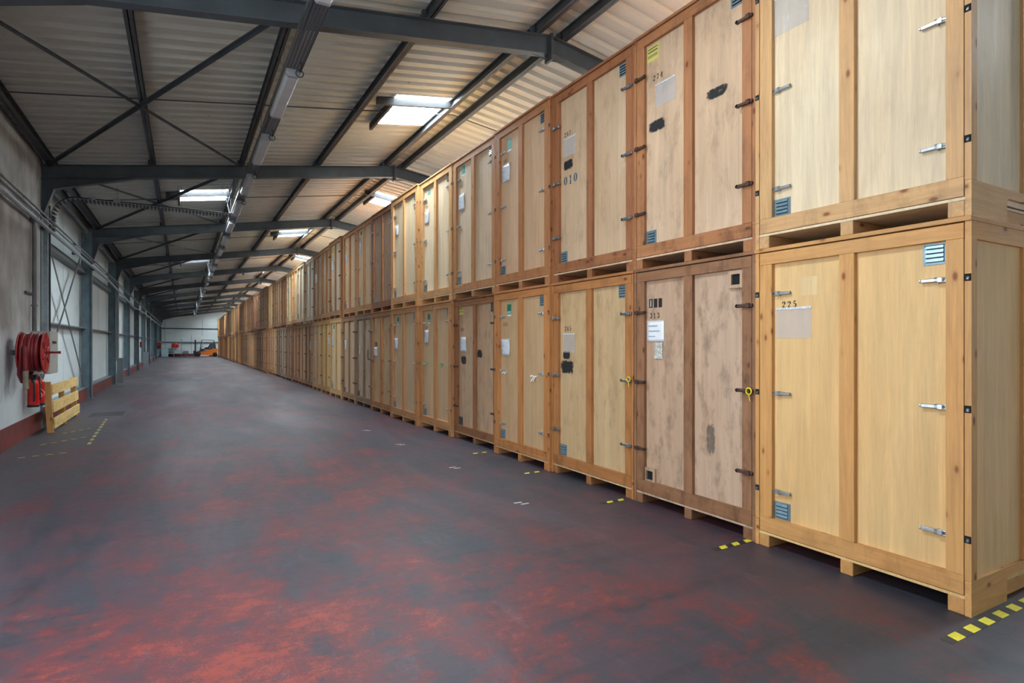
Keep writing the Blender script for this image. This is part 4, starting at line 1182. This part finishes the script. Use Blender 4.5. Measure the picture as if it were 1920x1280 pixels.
L[4] = S((158, 112, 76), (194, 162, 126), 0.55, 'rust', 'brown framed crate with yellow sticker and two black spray blots, on the floor',
         [('yellow', 0.0, 2.13, 0.16, 0.14), ('num', '282', 0.06, 1.85, 0.05), ('paper', 0.05, 1.50, 0.24, 0.24), ('spray', 0.06, 1.28, 0.22, 0.15), ('spray', 0.70, 1.40, 0.18, 0.14)], 'dark')
U[4] = S((196, 146, 102), (216, 194, 160), 0.25, N, 'upper-tier crate with a folded paper sheet above the yellow-stickered floor crate',
         [('teal', 0.17, 2.08, 0.12, 0.17), ('num', '233', 0.07, 1.89, 0.05), ('paper', 0.06, 1.50, 0.22, 0.27)])
L[5] = S((206, 154, 104), (208, 176, 130), 0.15, N, 'honey-coloured floor crate with green sticker and green tape on its latches',
         [('green', 0.2, 2.02, 0.12, 0.18), ('num', '230', 0.06, 1.92, 0.05), ('paper', 0.04, 1.64, 0.22, 0.25), ('tape', 0.1, 1.26, 'tie_green'), ('tape', 0.86, 1.26, 'tie_green')])
U[5] = S((220, 176, 122), (232, 212, 174), 0.10, N, 'bright cream upper-tier crate stacked on the green-taped floor crate',
         [('teal', 0.18, 2.07, 0.12, 0.13), ('num', '254', 0.07, 1.86, 0.05), ('paper', 0.05, 1.55, 0.2, 0.24)])
L[6] = S((204, 150, 98), (204, 174, 130), 0.15, N, 'floor crate with green sticker, seventh from the near end',
         [('green', 0.2, 2.04, 0.12, 0.16), ('paper', 0.04, 1.50, 0.22, 0.25)])
U[6] = S((216, 166, 110), (228, 206, 164), 0.12, N, 'bright upper-tier crate, seventh from the near end', [('paper', 0.06, 1.58, 0.2, 0.22), ('num', '224', 0.07, 1.86, 0.05)])
L[7] = S((178, 126, 80), (196, 160, 110), 0.55, 'dull', 'knotty brown floor crate with dark stencil block, eighth from the near end', [('boxnum', 0.06, 1.57, 0.10), ('paper', 0.04, 1.32, 0.24, 0.22)], 'none')
U[7] = S((158, 104, 66), (178, 142, 106), 0.65, 'dull', 'dark brown upper-tier crate, eighth from the near end', [('num', '1346', 0.05, 1.85, 0.07)])
L[8] = S((142, 116, 94), (182, 160, 132), 0.8, 'rust', 'grey weathered floor crate, ninth from the near end', [('paper', 0.1, 1.35, 0.1, 0.2), ('stain', 0.85, 1.2, 0.15, 0.3)], 'dark')
L[9] = S((166, 128, 96), (200, 172, 134), 0.45, 'rust', 'pale brown floor crate, tenth from the near end', [('paper', 0.04, 1.45, 0.2, 0.28)])
U[8] = S((196, 144, 94), (218, 186, 142), 0.15, N, 'upper-tier crate with green sticker, ninth from the near end', [('green', 0.18, 2.1, 0.14, 0.12), ('paper', 0.04, 1.65, 0.24, 0.26)])
U[9] = S((192, 138, 90), (214, 180, 136), 0.2, N, 'plain upper-tier crate, tenth from the near end', [('paper', 0.04, 1.6, 0.2, 0.2)])
L[10] = S((222, 184, 126), (226, 202, 152), 0.08, N, 'pale cream floor crate with bright green sticker, eleventh from the near end', [('green', 0.2, 2.05, 0.16, 0.17), ('paper', 0.04, 1.55, 0.22, 0.3)])
L[11] = S((196, 150, 92), (214, 182, 112), 0.3, 'rust', 'yellowish floor crate with yellow sticker, twelfth from the near end', [('yellow', 0.05, 2.05, 0.35, 0.16), ('paper', 0.8, 1.6, 0.3, 0.2)])
L[12] = S((206, 158, 108), (206, 176, 134), 0.2, N, 'floor crate with small green sticker, thirteenth from the near end', [('green', 0.2, 1.95, 0.2, 0.12), ('paper', 0.04, 1.5, 0.2, 0.2)])
L[13] = S((150, 106, 70), (176, 140, 100), 0.5, 'rust', 'dark brown floor crate with a white sheet, fourteenth from the near end', [('sheet', 0.5, 1.4, 0.3, 0.3)], 'none')
U[10] = S((176, 128, 86), (202, 184, 156), 0.6, 'rust', 'grey upper-tier crate with yellow sticker, eleventh from the near end', [('yellow', 0.02, 2.0, 0.3, 0.22), ('paper', 0.04, 1.5, 0.3, 0.28)])
U[11] = S((190, 136, 90), (202, 168, 126), 0.3, N, 'brown upper-tier crate with paper, twelfth from the near end', [('green', 0.4, 2.05, 0.2, 0.12), ('paper', 0.2, 1.5, 0.3, 0.3)])
U[12] = S((180, 132, 90), (196, 166, 130), 0.3, N, 'upper-tier crate with hanging white sheet, thirteenth from the near end', [('sheet', 0.1, 1.4, 0.3, 0.3)])
U[13] = S((226, 206, 180), (226, 226, 216), 0.2, 'rust', 'whitish upper-tier crate, fourteenth from the near end', [], 'none')
U[14] = S((222, 196, 160), (226, 214, 190), 0.15, N, 'pale upper-tier crate, fifteenth from the near end', [])
U[15] = S((216, 160, 100), (222, 200, 150), 0.15, N, 'pale orange upper-tier crate, sixteenth from the near end', [('sheet', 0.3, 1.2, 0.3, 0.3)])
PAL = [((196, 146, 100), (208, 178, 134), 0.2, N), ((160, 116, 80), (184, 152, 116), 0.5, 'rust'), ((216, 176, 124), (226, 202, 160), 0.1, N),
       ((140, 104, 76), (168, 138, 108), 0.7, 'rust'), ((176, 128, 88), (198, 164, 122), 0.3, 'dull'), ((150, 132, 112), (176, 162, 142), 0.75, 'rust'),
       ((150, 100, 62), (172, 130, 88), 0.5, 'dull')]
BY = [1.66, 3.17, 4.66, 6.22, 7.74, 9.36, 10.93, 12.62, 14.28, 15.82, 17.32, 18.87, 20.37, 21.92]
while BY[-1] < 84.5: BY.append(BY[-1] + 1.575)
NX = len(BY) - 1
XO = {0: 4.085, 1: 4.10, 2: 4.10, 3: 4.07, 4: 4.13, 5: 4.08, 6: 4.03, 7: 4.06, 8: 4.08, 9: 4.07, 10: 4.05, 11: 4.07, 12: 4.09, 13: 4.11}
XU = {0: 4.085, 1: 4.10, 2: 4.11, 3: 4.08, 4: 4.10, 5: 4.09, 6: 4.04, 7: 4.08, 8: 4.09, 9: 4.09, 10: 4.03, 11: 4.09, 12: 4.11, 13: 4.12, 14: 4.06}
rr = random.Random(21)
for tier, T, XX in ((0, L, XO), (1, U, XU)):
    for i in range(NX):
        y0 = BY[i] + 0.004; W = math.floor((BY[i + 1] - BY[i] - 0.010) * 100 + 1e-6) / 100
        base = 4.11 if i < 21 else (3.99 if i < 35 else 3.92 if i < 44 else 3.96)
        x0 = XX.get(i, base + (rr.random() - 0.5) * 0.05)
        if i in T: sp = T[i]
        else:
            fr, pl, age, lk = PAL[rr.randrange(len(PAL))]
            j = rr.uniform(1.04, 1.18)
            fr = tuple(int(c * j) for c in fr); pl = tuple(min(240, int(c * j)) for c in pl)
            tn = 'floor-tier' if tier == 0 else 'upper-tier'
            if i < 20: lab = '%s wooden crate, %s from the near end of the row' % (tn, ORD[i])
            elif i < 30: lab = 'small distant %s wooden crate in the middle stretch of the row' % tn
            else: lab = 'tiny %s wooden crate in the far stretch of the row by the end wall' % tn
            mk = []
            if i < 28:
                if rr.random() < 0.55: mk.append(('paper', rr.uniform(0.02, 0.5), rr.uniform(1.2, 1.6), 0.24, 0.28))
                if rr.random() < 0.25: mk.append(('green', 0.2, 2.05, 0.16, 0.16))
            sp = S(fr, pl, age, lk, lab, mk)
        crate(i, tier, y0, W, x0, sp)

# ================================================================== FLOOR MARKS
def tape(label, x0, y0, ang, n, step=0.075, w_=0.055, skew=0.02, cat='floor tape', base=True, first='y'):
    t = thing('hazard_tape', label, cat, (x0, y0, 0.0)); t.rotation_euler = (0, 0, ang)
    L_ = n * step
    if base: MB().box(-0.06, L_, -w_ / 2, w_ / 2, 0.0003, 0.0014).build('black_strip', M['tapeblack'], t)
    for i in range(0, n, 2):
        a = i * step
        MB().prism([(a, -w_ / 2), (a + step, -w_ / 2), (a + step + skew, w_ / 2), (a + skew, w_ / 2)], 2, 0.0015, 0.0022).build('yellow_block', M['tapeyellow'], t)
    return t


tape('black and yellow hazard tape in front of crate 225', 3.70, 1.60, 0.0, 26, 0.09, 0.062)
for (px, yb, lab, n, b_) in ((3.72, 3.22, 'short hazard tape end between crates 313 and 225', 5, True), (3.78, 4.72, 'short worn hazard tape end between crates 285 and 313', 3, True),
                          (3.72, 6.28, 'short yellow tape end between crates 253 and 285', 3, False), (3.74, 7.8, 'tiny yellow tape end left of crate 253', 3, False)):
    tape(lab, px, yb, 0.03, n, 0.075, 0.055, 0.03, base=b_)
for i, (x, y) in enumerate(((2.95, 5.15), (3.05, 7.05), (3.0, 9.1), (2.95, 10.9))):
    t = tag(MB().box(x, x + 0.09, y, y + 0.03, 0.0004, 0.0015).box(x + 0.04, x + 0.13, y - 0.07, y - 0.04, 0.0004, 0.0015).build('floor_mark', M['tapepale']),
            'small pale double floor mark, %s of four along the crates' % ['nearest', 'second nearest', 'third nearest', 'farthest'][i], 'floor mark', 'pale double floor marks')


def dashes(label, a, b, n, duty=0.5, w_=0.05):
    m = MB(); a = Vector((*a, 0.0009)); b = Vector((*b, 0.0009))
    for i in range(n): m.bar(a.lerp(b, i / n), a.lerp(b, (i + duty) / n), w_, 0.001)
    tag(m.build('dashed_line', M['tapeworn']), label, 'floor line')


dashes('worn yellow dashed line leading away from the pallet along the hall', (-1.33, 11.6), (-1.45, 15.5), 9)
dashes('worn yellow dashed line on the floor nearest the camera below the pallet', (-2.05, 10.7), (-1.45, 10.9), 4)
dashes('worn yellow dashed line from the wall to the lengthwise line', (-2.0, 11.9), (-1.42, 12.6), 5)
dashes('faint yellow dashed line beside the pallet foot', (-1.9, 13.2), (-1.5, 13.9), 4, 0.5, 0.04)
tag(MB().box(-1.85, -1.2, 15.9, 16.8, 0.0003, 0.002).build('manhole_cover', M['rubber']), 'dark rectangular drain cover in the floor past the pallet', 'drain cover')
